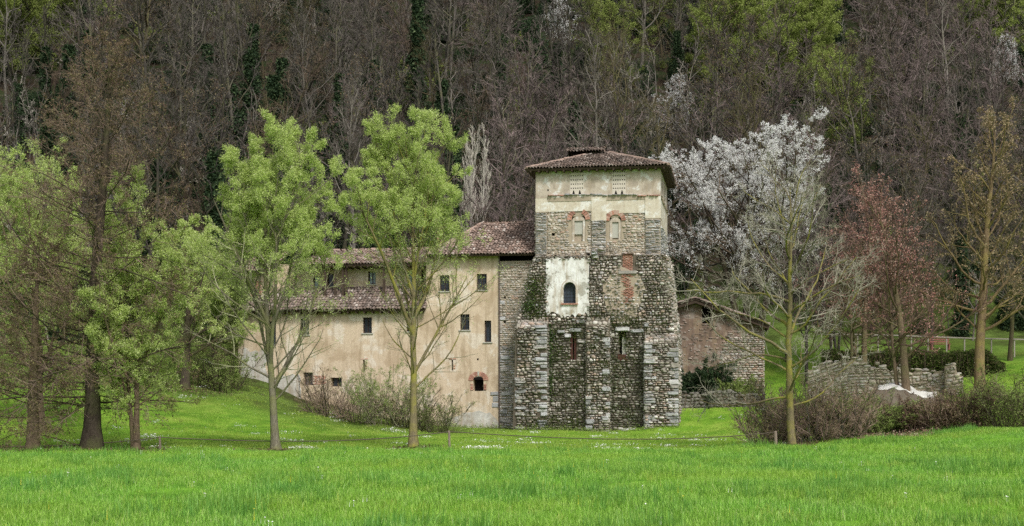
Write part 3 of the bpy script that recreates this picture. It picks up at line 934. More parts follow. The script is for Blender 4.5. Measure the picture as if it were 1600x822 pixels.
# ---- large slabs as single parts: quoins of the buttresses, lintels, ledges
def pieces(cells, frame, mat='slab', sq=.3, prot=.13, rough=.05, name='stone', parent=None):
    for c_ in cells:
        mb = MB(); stones(mb, rg, np.array([c_]), frame, sq, prot, rough, tilt=.015)
        mpart(mb, name, M[mat], tower, parent, smooth=False)
def quoins(xedge, side, z0, z1, h, l, frame, skip=.25, parent=None):
    z = z0; out = []
    while z < z1 - .04:
        hh = h * rg.uniform(.6, 1.5); w_ = l * rg.uniform(.5, 1.4)
        if rg.random() > skip:
            cx = xedge - side * w_ / 2 + side * .02
            out.append((cx, z + hh/2, w_, hh - .02))
        z += hh
    pieces(out, frame, parent=parent)
x0, x1, xa0, xb0, yp, zt = BZ['left']; quoins(x1, 1, zb+.4, zt+.05, .19, .75, fr_y(yp-.01), .12)
quoins(x0-.05, -1, zb+.4, zt - 3.2, .17, .6, fr_y(yp-.01), .3)
x0, x1, xa0, xb0, yp, zt = BZ['right']; quoins(x0, -1, zb+.4, zt+.0, .2, .62, fr_y(yp-.01) , .15)
quoins(xb0-.06, 1, zb+.4, zt + .1, .24, .6, fr_y(yp-.01), .15)
x0, x1, xa0, xb0, yp, zt = BZ['mid']; quoins(x1, 1, zb+.4, zt, .22, .4, fr_y(yp-.01), .5)
quoins(x0, -1, zb+.4, zt-4, .3, .55, fr_y(yp-.01), .6)
px_cell = lambda a, b_, c_, d_, y: (lx((a+b_)/2, y), lz((a+b_)/2, (c_+d_)/2, y), lx(b_, y)-lx(a, y), lz(a, c_, y)-lz(a, d_, y))
pieces([px_cell(890, 910, 513, 519, YB), px_cell(961, 984, 511, 518, YB), px_cell(985, 1006, 514.5, 520, YB), px_cell(882, 892, 522, 528, YB),
        px_cell(943, 953, 535, 542, YB), px_cell(917, 929, 521, 527, YB), px_cell(870, 883, 516, 521, YB), px_cell(900, 914, 500, 505, YB),
        px_cell(1006, 1014, 504, 512, YB), px_cell(902, 918, 531, 536, YB)], fr_y(YB), prot=.18)
pieces([px_cell(924, 934, 394, 399, YB), px_cell(933, 946, 388, 393, YB), px_cell(926, 936, 399, 404, YB)], fr_y(YB), prot=.3)
pieces([px_cell(915, 929, 655, 663, -.75), px_cell(915, 926, 665, 672, -.75), px_cell(940, 952, 650, 657, -.75), px_cell(970, 995, 669, 675, -.6)], fr_y(-.75), prot=.2)
# ---- niches: brick arch, plaster fill, frame
for q, n_ in enumerate(niches):
    x0, x1, z0, z1 = n_[:4]; cx = (x0 + x1) / 2; r_ = (x1 - x0) / 2; zc = z1 - r_ * .55
    mb = MB(); mb.box(x0 - .01, x1 + .01, .1 + .2, .1 + .24, z0, z1)
    nb = mpart(mb, 'niche', M['mortar_light'], tower, label='blocked niche with brick arch')
    for k in range(11):      # voussoirs
        a_ = math.pi * (k + .5) / 11
        if 4 <= k <= 6 and rg.random() < .5: continue
        ca, sa = math.cos(a_), math.sin(a_)
        ri, ro, hw = r_ + .02, r_ + .3, .06
        P_ = []
        for rr, s_ in ((ri, -1), (ro, -1.35), (ro, 1.35), (ri, 1)):
            P_.append((cx + ca * rr - sa * hw * s_, zc + sa * rr + ca * hw * s_))
        v = MB(); v.prism(P_, .04 - rg.uniform(0, .03), .13); mpart(v, 'brick', M['brick'], tower, nb)
    fr_ = MB()
    fr_.box(x0 + .02, x0 + .16, .12, .31, z0, z1 - .28); fr_.box(x1 - .16, x1 - .02, .12, .31, z0, z1 - .28)
    pts_ = [(x0 + .02, z1 - .28)] + [(x1 - .02, z1 - .28)] + [(cx + (r_-.02) * math.cos(t), z1 - .28 + .3 * math.sin(t)) for t in np.linspace(.2, math.pi - .2, 7)]
    fr_.prism(pts_, .11, .31)
    mpart(fr_, 'arch_surround', M['plaster_top'], tower, nb)
    fl = MB(); fl.box(x0 + .16, x1 - .16, .2, .3, z0 + (.45 if q == 0 else .1), z1 - .3)
    mpart(fl, 'blocking', M['grey_plaster'], tower, nb)
# ---- brick patch with stone sill
x0, x1, z0, z1 = bpatch[:4]
mb = MB(); mb.box(x0 - .01, x1 + .01, YB + .1, YB + .13, z0, z1)
bp = mpart(mb, 'bricked_window', M['mortar_light'], tower, label='window blocked with orange bricks over a stone sill')
def brick_cells(x0, x1, z0, z1, keep=None):
    out = []; z = z0; k = 0
    while z < z1 - .03:
        x = x0 - (.12 if k % 2 else 0)
        while x < x1:
            a, b_ = max(x, x0), min(x + .24, x1)
            if b_ - a > .05 and (keep is None or keep((a+b_)/2, z)): out.append(((a+b_)/2, z + .035, b_ - a - .015, .062))
            x += .25
        z += .078; k += 1
    return out
def put_bricks(cells, y, parent, prot=.05):
    for c_ in cells:
        mb = MB(); stones(mb, rg, np.array([c_]), fr_y(y), .15, prot, .03, tilt=.02); mpart(mb, 'brick', M['brick'], tower, parent)
put_bricks(brick_cells(x0 + .02, x1 - .02, z0 + .05, z1), YB + .1, bp)
mb = MB(); mb.box(lx(967, YB), lx(995, YB), YB - .22, YB + .1, lz(980, 428, YB), lz(980, 423.5, YB)); mpart(mb, 'sill', M['slab'], tower, bp)
keep = lambda x, z: (abs(x - (lx(981, YB) + .12 * math.sin(z * 3))) < .3 + .12 * math.sin(z * 5 + 1)) and rg.random() < .93
put_bricks(brick_cells(lx(971, YB), lx(991, YB), lz(980, 476, YB), lz(980, 429, YB), keep), YB - .08, bp, .07)
mb = MB(); mb.box(lx(973, YB), lx(991, YB), YB - .085, YB + .02, lz(980, 476, YB), lz(980, 430, YB)); mpart(mb, 'mortar_bed', M['mortar_light'], tower, bp)
mb = MB()
nn_ = 34; tt_ = np.linspace(0, 2*np.pi, nn_, endpoint=False)
pc, pz = lx(974, YB), lz(974, 462, YB)
mb.prism([(pc + 1.25*math.cos(a)*(1 + .12*math.sin(3*a)) + rg.normal(0, .06), pz + 1.75*math.sin(a) + rg.normal(0, .07)) for a in tt_], YB - .075, YB + .01)
mpart(mb, 'mortar_patch', M['mortar_light'], tower)
# ---- white plaster patch with arched window
x0, x1, z0, z1 = white
mb = MB()
rag = lambda n0, a, b_, amp: [(a[0] + (b_[0]-a[0])*t + rg.normal(0, amp), a[1] + (b_[1]-a[1])*t + rg.normal(0, amp)) for t in np.linspace(0, 1, n0)]
wx0, wx1, wz0, wz1 = win_h[:4]
# patch as vertical strips with ragged top and bottom
N_ = 26; X_ = sorted(set(list(np.linspace(x0, x1, N_)) + [wx0, wx1]))
tops = z1 + rg.normal(0, .05, len(X_)) ; bots = z0 + rg.normal(0, .1, len(X_)) + np.where(np.array(X_) < x0 + .8, .15, 0)
yw = YB - .12
def strip(a, b_, za0, za1, zb0, zb1):
    mb.add([(a, yw, za0), (b_, yw, zb0), (b_, yw, zb1), (a, yw, za1)], [(0,1,2,3)])
for i in range(len(X_)-1):
    a, b_ = X_[i], X_[i+1]; cx = (a + b_) / 2
    if wx0 < cx < wx1:
        rw = (wx1 - wx0) / 2; cxx = (wx0 + wx1) / 2
        arc = lambda x: wz1 - rw + math.sqrt(max(0, rw*rw - (x-cxx)**2))
        strip(a, b_, bots[i], wz0, bots[i+1], wz0)
        for j in range(4):
            s0, s1 = a + (b_-a)*j/4, a + (b_-a)*(j+1)/4
            strip(s0, s1, arc(s0), tops[i] + (tops[i+1]-tops[i])*j/4, arc(s1), tops[i] + (tops[i+1]-tops[i])*(j+1)/4)
    else:
        strip(a, b_, bots[i], tops[i], bots[i+1], tops[i+1])
    mb.add([(a, yw, bots[i]), (b_, yw, bots[i+1]), (b_, YB+.05, bots[i+1]), (a, YB+.05, bots[i])], [(0,3,2,1)])
    mb.add([(a, yw, tops[i]), (b_, yw, tops[i+1]), (b_, YB+.05, tops[i+1]), (a, YB+.05, tops[i])], [(0,1,2,3)])
for xx, i in ((x0, 0), (x1, -1)):
    mb.add([(xx, yw, bots[i]), (xx, YB+.05, bots[i]), (xx, YB+.05, tops[i]), (xx, yw, tops[i])], [(0,1,2,3)])
rw = (wx1 - wx0)/2; cxx = (wx0+wx1)/2; arcp = [(cxx + rw*math.cos(t), wz1 - rw + rw*math.sin(t)) for t in np.linspace(0, math.pi, 13)]
path_ = [(wx1, wz0)] + arcp + [(wx0, wz0)]
for (a, c_), (b_, d_) in zip(path_[:-1], path_[1:]):
    mb.add([(a, yw, c_), (b_, yw, d_), (b_, YB+.3, d_), (a, YB+.3, c_)], [(0,1,2,3)])
wp = mpart(mb, 'white_plaster', M['plaster_white'], tower, label='white plaster patch around the arched window')
# surround ring and window
mb = MB()
ring_o = [(cxx + (rw+.14)*math.cos(t), wz1 - rw + (rw+.16)*math.sin(t)) for t in np.linspace(0, math.pi, 13)]
ro_ = [(wx1+.14, wz0)] + ring_o + [(wx0-.14, wz0)]
for i in range(len(path_)-1):
    a, b_, c_, d_ = path_[i], path_[i+1], ro_[i+1], ro_[i]
    mb.add([(a[0], yw-.03, a[1]), (d_[0], yw-.03, d_[1]), (c_[0], yw-.03, c_[1]), (b_[0], yw-.03, b_[1])], [(0,1,2,3)])
    mb.add([(d_[0], yw-.03, d_[1]), (d_[0], yw+.01, d_[1]), (c_[0], yw+.01, c_[1]), (c_[0], yw-.03, c_[1])], [(0,1,2,3)])
    mb.add([(a[0], yw-.03, a[1]), (b_[0], yw-.03, b_[1]), (b_[0], yw+.01, b_[1]), (a[0], yw+.01, a[1])], [(0,1,2,3)])
aw = mpart(mb, 'arched_window', M['plaster_top'], tower, label='arched leaded window with brick sill')
mb = MB(); mb.prism([(wx0-.01, wz0)] + [(wx1+.01, wz0)] + arcp, YB + .22, YB + .25); mpart(mb, 'pane', M['glass'], tower, aw)
mb = MB()
for i in range(3): xx = wx0 + (wx1-wx0)*(i+1)/4; mb.box(xx-.01, xx+.01, YB+.2, YB+.215, wz0, wz1 - .25 + (.2 if i == 1 else 0))
for i in range(5): zz = wz0 + (wz1-wz0)*(i+.7)/6; mb.box(wx0+.03, wx1-.03, YB+.205, YB+.218, zz-.008, zz+.008)
mpart(mb, 'glazing_bar', M['iron'], tower, aw)
for k in range(7):
    a = wx0 - .15 + k * (wx1 - wx0 + .3) / 7
    mb = MB(); mb.box(a + .008, a + (wx1-wx0+.3)/7 - .008, yw - .12, yw + .15, wz0 - .1 + rg.uniform(-.01, .01), wz0 - .005); mpart(mb, 'brick', M['brick'], tower, aw)
# ---- slits
for s_, red in ((slit1, True), (slit2, False)):
    mb = MB(); mb.box(s_[0]-.01, s_[1]+.01, YB+.33, YB+.35, s_[2], s_[3])
    sp = mpart(mb, 'slit_window', M['void'], tower)
    if red:
        mb = MB(); mb.box(s_[0] + .02, s_[0] + (s_[1]-s_[0])*.4, YB+.15, YB+.2, s_[2], s_[3]); mb.box(s_[0]+(s_[1]-s_[0])*.62, s_[1], YB+.12, YB+.2, s_[2], s_[3]); mpart(mb, 'shutter', M['door_red'], tower, sp)
    else:
        mb = MB(); mb.box(s_[0]+(s_[1]-s_[0])*.4, s_[1]-.01, YB+.05, YB+.3, s_[2]+.35, s_[3]-.35); mpart(mb, 'reveal', M['grey_plaster'], tower, sp)
        mb = MB(); mb.box(s_[0]-.08, s_[1]+.05, YB-.09, YB+.1, s_[2]-.02, s_[2]+.36); mpart(mb, 'shutter', M['door_red'], tower, sp)
# ---- weeds and ivy on the lower tower
mb = MB()
def weed(xp, yp_, n_, s=.18, yl=None):
    yl = YB - .12 if yl is None else yl
    x_, z_ = Lp(xp, yp_, yl)
    ivy_clump(mb, rg, x_, yl, z_, s, .05, s * .8, n_, 0, .07, .05)
for _ in range(105):
    weed(rg.uniform(855, 915), 505 + 165 * rg.random(), 48, .2)
for _ in range(75):
    weed(rg.uniform(953, 1006), 505 + 165 * rg.random(), 42, .2)
for _ in range(60): weed(rg.uniform(808, 850), rg.uniform(515, 665), 30, .16, -1.33)
for _ in range(45): weed(rg.uniform(917, 952), rg.uniform(515, 650), 44, .16, -.85)
for _ in range(50): weed(rg.uniform(1010, 1057), rg.uniform(500, 600), 26, .18, -1.0)
for _ in range(60): weed(822 + 30 * rg.random(), rg.uniform(430, 512), 50, .2, -.5)
for _ in range(50): weed(rg.uniform(920, 1000), 500 + rg.normal(0, 7), 38, .2)
for _ in range(26): weed(rg.uniform(1012, 1046), rg.uniform(410, 500), 24, .18)
for _ in range(40): weed(rg.uniform(815, 910), rg.uniform(652, 672), 40, .2, -1.4)
mpart(mb, 'climbing_weeds', M['wall_weed'], tower, kind='stuff')
mb = MB()
for _ in range(20):
    x_, z_ = Lp(rg.uniform(855, 862), rg.uniform(510, 640), YB-.1); ivy_clump(mb, rg, x_, YB-.15, z_, .12, .06, .35, 60, 0)
for _ in range(11):
    x_, z_ = Lp(rg.uniform(820, 850), rg.uniform(440, 505), YB-.1); ivy_clump(mb, rg, x_, YB-.2, z_, .22, .08, .2, 48, 0)
mpart(mb, 'ivy', M['ivy'], tower, kind='stuff')
# ---- tower roof
ov = .55
ex0, ex1, ey0, ey1 = TX0 - ov, TX1 + ov, -ov, TD + ov
ze = z_eave - .08
ap = (lx(941, TD/2), TD/2, lz(941, 239, TD/2))
apx0, apx1 = ap[0] - .25, ap[0] + .25
mb = MB()
def cnr(x, y, dz=0): return (x, y, ze + dz)
V_ = [cnr(ex0, ey0), cnr(ex1, ey0), cnr(ex1, ey1), cnr(ex0, ey1), (apx0, ap[1], ap[2]), (apx1, ap[1], ap[2])]
mb.add(V_, [(0,1,5,4)]); mb.more([(2,3,4,5)], 0); mb.more([(1,2,5), (3,0,4)], 0)
Vb = [cnr(ex0+.05, ey0+.05, -.1), cnr(ex1-.05, ey0+.05, -.1), cnr(ex1-.05, ey1-.05, -.1), cnr(ex0+.05, ey1-.05, -.1)]
b0 = mb.n; mb.add(Vb, [(0,3,2,1)])
mb.add([V_[0], V_[1], V_[2], V_[3]] + Vb, [(0,4,5,1), (1,5,6,2), (2,6,7,3), (3,7,4,0)])
roof = mpart(mb, 'roof', M['timber'], tower, label='hipped roof of weathered barrel tiles')
tm = MB()
faces4 = [((ex0, ey0), (ex1, ey0)), ((ex1, ey0), (ex1, ey1)), ((ex1, ey1), (ex0, ey1)), ((ex0, ey1), (ex0, ey0))]
for k, ((xa, ya), (xb, yb)) in enumerate(faces4):
    P0 = np.array([xa, ya, ze]); U = np.array([xb-xa, yb-ya, 0.]); Lu = np.linalg.norm(U); U = U/Lu
    topm = np.array([(apx0+apx1)/2, ap[1], ap[2]])
    rel = topm - P0; u0 = rel.dot(U); S = rel - u0*U; Ls = np.linalg.norm(S); S = S/Ls
    hw = .25 if k in (0, 2) else 0
    ins = lambda u, s, u0=u0, Ls=Ls, Lu=Lu, hw=hw: (u > (u0-hw) * s / Ls - .05) & (u < Lu - (Lu-u0-hw) * s / Ls + .05) & (s < Ls)
    roof_tiles(tm, rg, P0 - S*.08 + np.array([0,0,.02]), U, S, Lu, Ls, ins, .2, .34)
mpart(tm, 'roof_tiles', M['tile_dark'], tower, roof, kind='stuff')
up_ = np.array([0,0,.05])
for a, b_ in ((V_[0], V_[4]), (V_[1], V_[5]), (V_[2], V_[5]), (V_[3], V_[4]), (V_[4], V_[5])):
    a_, bb = np.array(a) + up_, np.array(b_) + up_
    L_ = np.linalg.norm(bb - a_); d = (bb - a_) / L_; side = nrm(np.cross(d, [0,0,1.])); upv = np.cross(side, d); th = np.linspace(-.2, np.pi+.2, 6)
    for i in range(max(1, int(L_/.4))):
        o0 = a_ + d*i*.4 + rg.normal(0, .012, 3)
        v = [o0 + d*ds + side*rr*math.cos(t) + upv*rr*math.sin(t) for ds, rr in ((0, .13), (.45, .11)) for t in th]
        q = MB(); k = len(th); q.add(v, [(j, j+1, k+j+1, k+j) for j in range(k-1)] + [tuple(range(k))]); mpart(q, 'ridge_tile', M['tile'], tower, roof)
# little raised ridge piece on the roof behind the apex
rx0, rx1 = lx(888, TD/2), lx(938, TD/2); rz0 = lz(888, 233, TD/2)
mb = MB(); mb.add([(rx0, TD/2-.9, rz0-.35), (rx1+.3, TD/2-.9, rz0-.35), (rx1+.3, TD/2, rz0), (rx0, TD/2, rz0), (rx0, TD/2+.9, rz0-.35), (rx1+.3, TD/2+.9, rz0-.35)], [(0,1,2,3), (3,2,5,4)])
mb.add([(rx0+.1, TD/2-.75, rz0-1.), (rx0+.1, TD/2+.75, rz0-1.), (rx0+.1, TD/2+.75, rz0-.33), (rx0+.1, TD/2, rz0-.05), (rx0+.1, TD/2-.75, rz0-.33)], [(0,1,2,3,4)])
lr = mpart(mb, 'roof_ridge_vent', M['timber'], tower)
mb = MB()
sv = np.array([0, .9, .35]); roof_tiles(mb, rg, np.array([rx0, TD/2-.98, rz0-.37]), (1,0,0), sv, rx1-rx0+.3, .97, None, .2, .34)
roof_tiles(mb, rg, np.array([rx1+.3, TD/2+.98, rz0-.37]), (-1,0,0), (0,-.9,.35), rx1-rx0+.3, .97, None, .2, .34)
mpart(mb, 'roof_tiles', M['tile_dark'], tower, lr, kind='stuff')
# rafters under the eaves
for i in range(17):
    x = ex0 + .3 + i * (ex1 - ex0 - .6) / 16
    mb = MB(); mb.box(x-.05, x+.05, ey0 + .03, .0, ze - .2, ze - .105); mpart(mb, 'rafter', M['timber'], tower, roof)

# ------------------------------------------------------------------ THE LONG WING
YW = 1.1
wing = mon('monastery_wing', -16.5, 5, 1.0, 'long cream plastered wing with small barred windows and stepped tile roofs', 'house')
x_l, x_m, x_q, x_t = lx(372, YW), lx(666, YW), lx(780, YW), lx(834, YW)
z_ew = lz(770, 396, YW); z_pe = lz(560, 476, YW)
W = dict(
 a=hole_px(687, 702, 430, 455, YW), b=hole_px(745, 760.5, 428, 453, YW), c=hole_px(719, 733.5, 491, 515.5, YW), d=hole_px(757, 767.5, 501, 534.5, YW, .4),
 e=hole_px(469.5, 483, 498, 523, YW), f=hole_px(567, 581, 496, 520.5, YW), g=hole_px(635, 648, 492, 518, YW), h=hole_px(416, 431, 502, 541, YW, .4))
slw = [hole_px(567, 570, 562, 579, YW, .4), hole_px(705.5, 708, 562, 579, YW, .4), hole_px(432, 435, 562, 577, YW, .4)]
bas = [hole_px(474, 489, 582, 602, YW, .5), hole_px(517, 534, 590, 604, YW, .5)]
oven = hole_px(739.5, 755.5, 593, 611, YW, .6)
dot = [hole_px(455, 458.5, 543, 547, YW, .3), hole_px(745, 748, 560, 563, YW, .2)]
allh = list(W.values()) + slw + bas + [oven] + dot
mb = MB()
wall_holes(mb, x_l, x_m, -.6, z_pe, YW, allh, .3)
wall_holes(mb, x_m, x_q, -.6, z_ew, YW, allh, .3)
DW = 9.0
mb.add([(x_l, YW, -.6), (x_l, YW+DW, -.6), (x_l, YW+DW, z_pe+1), (x_l, YW, z_pe)], [(0,3,2,1)])
mb.add([(x_l, YW+DW, -.6), (x_q, YW+DW, -.6), (x_q, YW+DW, z_pe), (x_l, YW+DW, z_pe)], [(0,3,2,1)])
mb.add([(x_m, YW, z_pe-.2), (x_m, YW+DW, z_pe-.2), (x_m, YW+DW, z_ew), (x_m, YW, z_ew)], [(0,3,2,1)])
mb.add([(x_m, YW+DW, z_pe-.2), (x_q, YW+DW, z_pe-.2), (x_q, YW+DW, z_ew), (x_m, YW+DW, z_ew)], [(0,3,2,1)])
ww = mpart(mb, 'wall', M['plaster'], wing, label='cream plastered wall with rust streaks')
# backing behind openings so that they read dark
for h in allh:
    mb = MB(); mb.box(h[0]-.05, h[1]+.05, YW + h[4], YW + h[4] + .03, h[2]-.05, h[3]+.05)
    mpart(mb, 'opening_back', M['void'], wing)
for k, kd in (('a', 'grille'), ('b', 'grille'), ('c', 'grille'), ('e', 'casement'), ('f', 'grille'), ('g', 'grille')):
    window_at(wing, W[k], YW, kd, True, nb=(3, 4))
window_at(wing, W['d'], YW, 'grille', True, nb=(2, 1)); window_at(wing, W['h'], YW, 'casement', False)
for b_ in bas: window_at(wing, b_, YW, 'casement', False, name='cellar_window')
def wbrick(cells, parent, y=YW, prot=.03):
    for c_ in cells:
        q = MB(); stones(q, rg, np.array([c_]), fr_y(y), .2, prot, .05, tilt=.02); mpart(q, 'brick', M['brick'], wing, parent)
# oven arch
x0, x1, z0, z1 = oven[:4]; cx = (x0+x1)/2; r_ = (x1-x0)/2
mb = MB(); nn = 9
arcq = [(cx + r_*math.cos(t), z1 + r_*.55*math.sin(t)) for t in np.linspace(0, math.pi, nn)]
mb.prism([(x0, z1-.02), (x1, z1-.02)] + arcq[1:-1], YW - .004, YW + .02)
oa = mpart(mb, 'oven_opening', M['void'], wing, label='small arched opening ringed with red bricks')
for k in range(13):
    a_ = math.pi * (k + .5) / 13; ca, sa = math.cos(a_), math.sin(a_)
    if k == 6: continue
    P_ = [(cx + ca*rr - sa*.042*s_, z1 - .05 + sa*rr*.85 + ca*.05*s_) for rr, s_ in ((r_+.0, -1), (r_+.32, -1.5), (r_+.32, 1.5), (r_+.0, 1))]
    v = MB(); v.prism(P_, YW - .035, YW + .02); mpart(v, 'brick', M['brick'], wing, oa)
v = MB(); v.box(cx-.045, cx+.045, YW-.04, YW+.02, z1 + r_*.7, z1+r_*.7+.3); mpart(v, 'keystone', M['grey_plaster'], wing, oa)
for side_ in (x0-.1, x1+.1):
    wbrick([(side_, z0 + .08 + i*.085, .17, .07) for i in range(5)], oa)
for s_ in slw[:2]:
    wbrick([(s_[0] - .06, s_[3] + .04, .22, .07), (s_[1] + .1, s_[3] + .05, .2, .07), (s_[1] + .08, s_[2] + .15, .12, .07), (s_[1]+.08, s_[2]+.3, .12, .07)], ww)
wbrick([(lx(489,YW)+.15+.27*(i % 3) + (.1 if i//3 % 2 else 0), lz(500,600,YW) + .085*(i//3), .24, .07) for i in range(21)], ww)
# bare grey render low down
def ragged_patch(x0, x1, z0, z1, y, mat, amp=.12, th=.02, nm='bare_render'):
    n_ = 28; t = np.linspace(0, 2*np.pi, n_, endpoint=False)
    P_ = [(((x0+x1)/2) + (x1-x0)/2*np.sign(math.cos(a))*abs(math.cos(a))**.6 + rg.normal(0, amp), (z0+z1)/2 + (z1-z0)/2*np.sign(math.sin(a))*abs(math.sin(a))**.6 + rg.normal(0, amp)) for a in t]
    q = MB(); q.prism(P_, y - th, y + .01); return mpart(q, nm, M[mat], wing)
ragged_patch(lx(376,YW), lx(420,YW), lz(400,640,YW), lz(400,545,YW), YW, 'plaster_grey')
ragged_patch(lx(424,YW), lx(472,YW), lz(450,640,YW), lz(450,583,YW), YW, 'plaster_grey', .15, .025)
ragged_patch(lx(700,YW), lx(779,YW)-.1, -.4, lz(740,645,YW), YW, 'plaster_grey', .12, .022)
for i, (a, b_, c_, d_) in enumerate([(766, 779, 612, 618), (770, 779, 619, 628), (769, 779, 629, 637)]):
    q = MB(); stones(q, rg, np.array([px_cell(a, b_, c_, d_, YW)]), fr_y(YW), .2, .05, .05); mpart(q, 'stone', M['slab'], wing)
# stone section next to the tower
mb = MB(); wall_holes(mb, x_q, x_t + .3, -.6, lz(800, 408, YW), YW - .03, [hole_px(787, 790.5, 463, 467, YW), hole_px(787, 791, 501, 505, YW)], .25)
mb.add([(x_q, YW-.03, -.6), (x_q, YW+.1, -.6), (x_q, YW+.1, lz(800,408,YW)), (x_q, YW-.03, lz(800,408,YW))], [(0,3,2,1)])
sw = mpart(mb, 'stone_wall', M['mortar_light'], wing, label='narrow strip of grey stone wall beside the tower')
hs2 = outside([hole_px(787, 790.5, 463, 467, YW)[:4], hole_px(787, 791, 501, 505, YW)[:4]])
mb = MB(); stones(mb, rg, stone_cells(rg, x_q, x_t+.2, lz(800,540,YW), lz(800,410,YW), .11, .2, hs2), fr_y(YW-.03), .6, .05, .12)
mpart(mb, 'rubble', M['rubble_light'], wing, sw, smooth=True, kind='stuff')
mb = MB(); stones(mb, rg, stone_cells(rg, x_q, x_t+.2, -.4, lz(800,540,YW), .13, .34), fr_y(YW-.03), .35, .06, .08)
mpart(mb, 'rubble', M['slab_joined'], wing, sw, smooth=True, kind='stuff')
for (a, b_, c_, d_) in [(781,789,440,447),(781,789,470,476),(781,790,495,501),(781,789,505,519),(782,797,556,562),(781,795,575,581),(782,796,600,606),(783,800,612,618),(781,793,640,647),(784,799,655,661)]:
    q = MB(); stones(q, rg, np.array([px_cell(a, b_, c_, d_, YW)]), fr_y(YW-.03), .25, .08, .05); mpart(q, 'stone', M['slab'], wing, sw)
# rainpipe
mb = MB(); xx = lx(780.5, YW); mb.box(xx-.035, xx+.035, YW-.12, YW-.05, .2, lz(780, 400, YW)); 
for zz in (2., 5., 8., 10.5): mb.box(xx-.06, xx+.06, YW-.13, YW, zz, zz+.05)
mpart(mb, 'rainpipe', M['copper'], wing)
mb = MB(); mb.box(x_q + .3, x_t, YW + .35, YW + .4, lz(800,410,YW), z_ew + .2); mpart(mb, 'loft_opening', M['void'], wing)
for i in range(3):
    mb = MB(); xx = x_q + .3 + i*.8; mb.box(xx-.07, xx+.07, YW-.3, YW+.3, z_ew - .16, z_ew - .02); mpart(mb, 'rafter', M['timber'], wing)

def roof_slope(root, name, P0, U, S, Lu, Ls, uin0=0., uin1=0., mat='tile', th=.12, label=None, parent=None, tiles_u=.21):
    """slab + tiles; the top edge is shortened by uin0 / uin1 (hips)"""
    P0 = np.array(P0, float); U = nrm(np.array(U, float)); S = nrm(np.array(S, float)); N = np.cross(U, S); N = N if N[2] > 0 else -N
    c_ = [P0, P0 + U*Lu, P0 + U*(Lu-uin1) + S*Ls, P0 + U*uin0 + S*Ls]
    mb = MB(); mb.add(c_ + [q - N*th for q in c_], [(0,1,2,3), (7,6,5,4), (0,4,5,1), (1,5,6,2), (2,6,7,3), (3,7,4,0)])
    rf_ = mpart(mb, name, M['timber'], root, parent, label=label)
    tm = MB(); ins = lambda u, s: (u > uin0*s/Ls - .02) & (u < Lu - uin1*s/Ls + .02) & (s < Ls)
    roof_tiles(tm, rg, P0 - S*.07 + N*.01, U, S, Lu, Ls, ins, tiles_u, .36)
    if parent is None:
        mpart(tm, 'roof_tiles', M[mat], root, rf_, kind='stuff')
    else:
        mpart(tm, 'roof_tiles', M[mat], root, parent, kind='stuff')
    return rf_
# right (high) roof, hipped on its left
ye, yr = YW - .65, YW + 4.3
z_e = lz(770, 397.5, ye); xe0, xe1 = lx(667, ye), lx(833, ye) ; z_r = lz(790, 350, yr)
Sv = (0, yr-ye, z_r-z_e); Ls = float(np.linalg.norm(Sv))
rA = roof_slope(wing, 'roof', (xe0, ye, z_e), (1,0,0), Sv, xe1-xe0, Ls, uin0=2.7, label='high tiled roof with a hip end')
roof_slope(wing, 'roof', (xe1, 2*yr-ye, z_e), (-1,0,0), (0,-(yr-ye),z_r-z_e), xe1-xe0, Ls, uin1=2.7)
hipS = np.array([2.7, 0, z_r-z_e]); roof_slope(wing, 'roof', (xe0, 2*yr-ye, z_e), (0,-1,0), hipS, 2*(yr-ye), float(np.linalg.norm(hipS)), uin0=yr-ye-.05, uin1=yr-ye-.05)
def ridges(root, a_, b_, parent, mat='tile', r_=.13):
    a_, bb = np.array(a_, float), np.array(b_, float)
    L_ = np.linalg.norm(bb - a_); d = (bb - a_) / L_; side = nrm(np.cross(d, [0,0,1.])); upv = np.cross(side, d); th = np.linspace(-.2, np.pi+.2, 6)
    for i in range(max(1, int(L_/.4))):
        o0 = a_ + d*i*.4 + rg.normal(0, .015, 3)
        v = [o0 + d*ds + side*rr*math.cos(t) + upv*rr*math.sin(t) for ds, rr in ((0, r_), (.45, r_*.85)) for t in th]
        q = MB(); k = len(th); q.add(v, [(j, j+1, k+j+1, k+j) for j in range(k-1)] + [tuple(range(k))]); mpart(q, 'ridge_tile', M[mat], root, parent)
ridges(wing, (xe0+2.7, yr, z_r+.04), (xe1-.1, yr, z_r+.04), rA)
ridges(wing, (xe0, ye, z_e+.06), (xe0+2.7, yr, z_r+.06), rA)
mb = MB(); mb.add([(xe1-.05, ye+.1, z_e-.1), (xe1-.05, 2*yr-ye-.1, z_e-.1), (xe1-.05, yr, z_r-.1)], [(0,1,2)]); mpart(mb, 'gable_wall', M['mortar_light'], wing)
# pent roof and set-back upper floor on the left
yp0, yp1 = YW - .55, YW + 2.3
zp0, zp1 = lz(560, 484, yp0), lz(560, 449, yp1)
xp0, xp1 = lx(362, yp0), lx(664, yp0)
Sv = (0, yp1-yp0, zp1-zp0)
pr = roof_slope(wing, 'roof', (xp0, yp0, zp0), (1,0,0), Sv, xp1-xp0, float(np.linalg.norm(Sv)), mat='tile_dark', label='long low pent roof above the ground floor')
for i in range(24):
    xx = xp0 + .25 + i*(xp1-xp0-.5)/23; mb = MB(); mb.box(xx-.05, xx+.05, yp0+.04, YW, zp0-.22, zp0-.11); mpart(mb, 'rafter', M['timber'], wing, pr)
UP = YW + 2.3; z_u0 = zp1 - .6; z_u1 = lz(560, 411, UP)
xu0 = lx(420, UP)
uw = [hole_px(489, 499, 431, 450, UP), hole_px(575, 587, 424, 444, UP), hole_px(637, 647, 423, 442, UP), hole_px(657, 663, 422, 445, UP)]
udoor = hole_px(511, 521, 427, 454, UP)
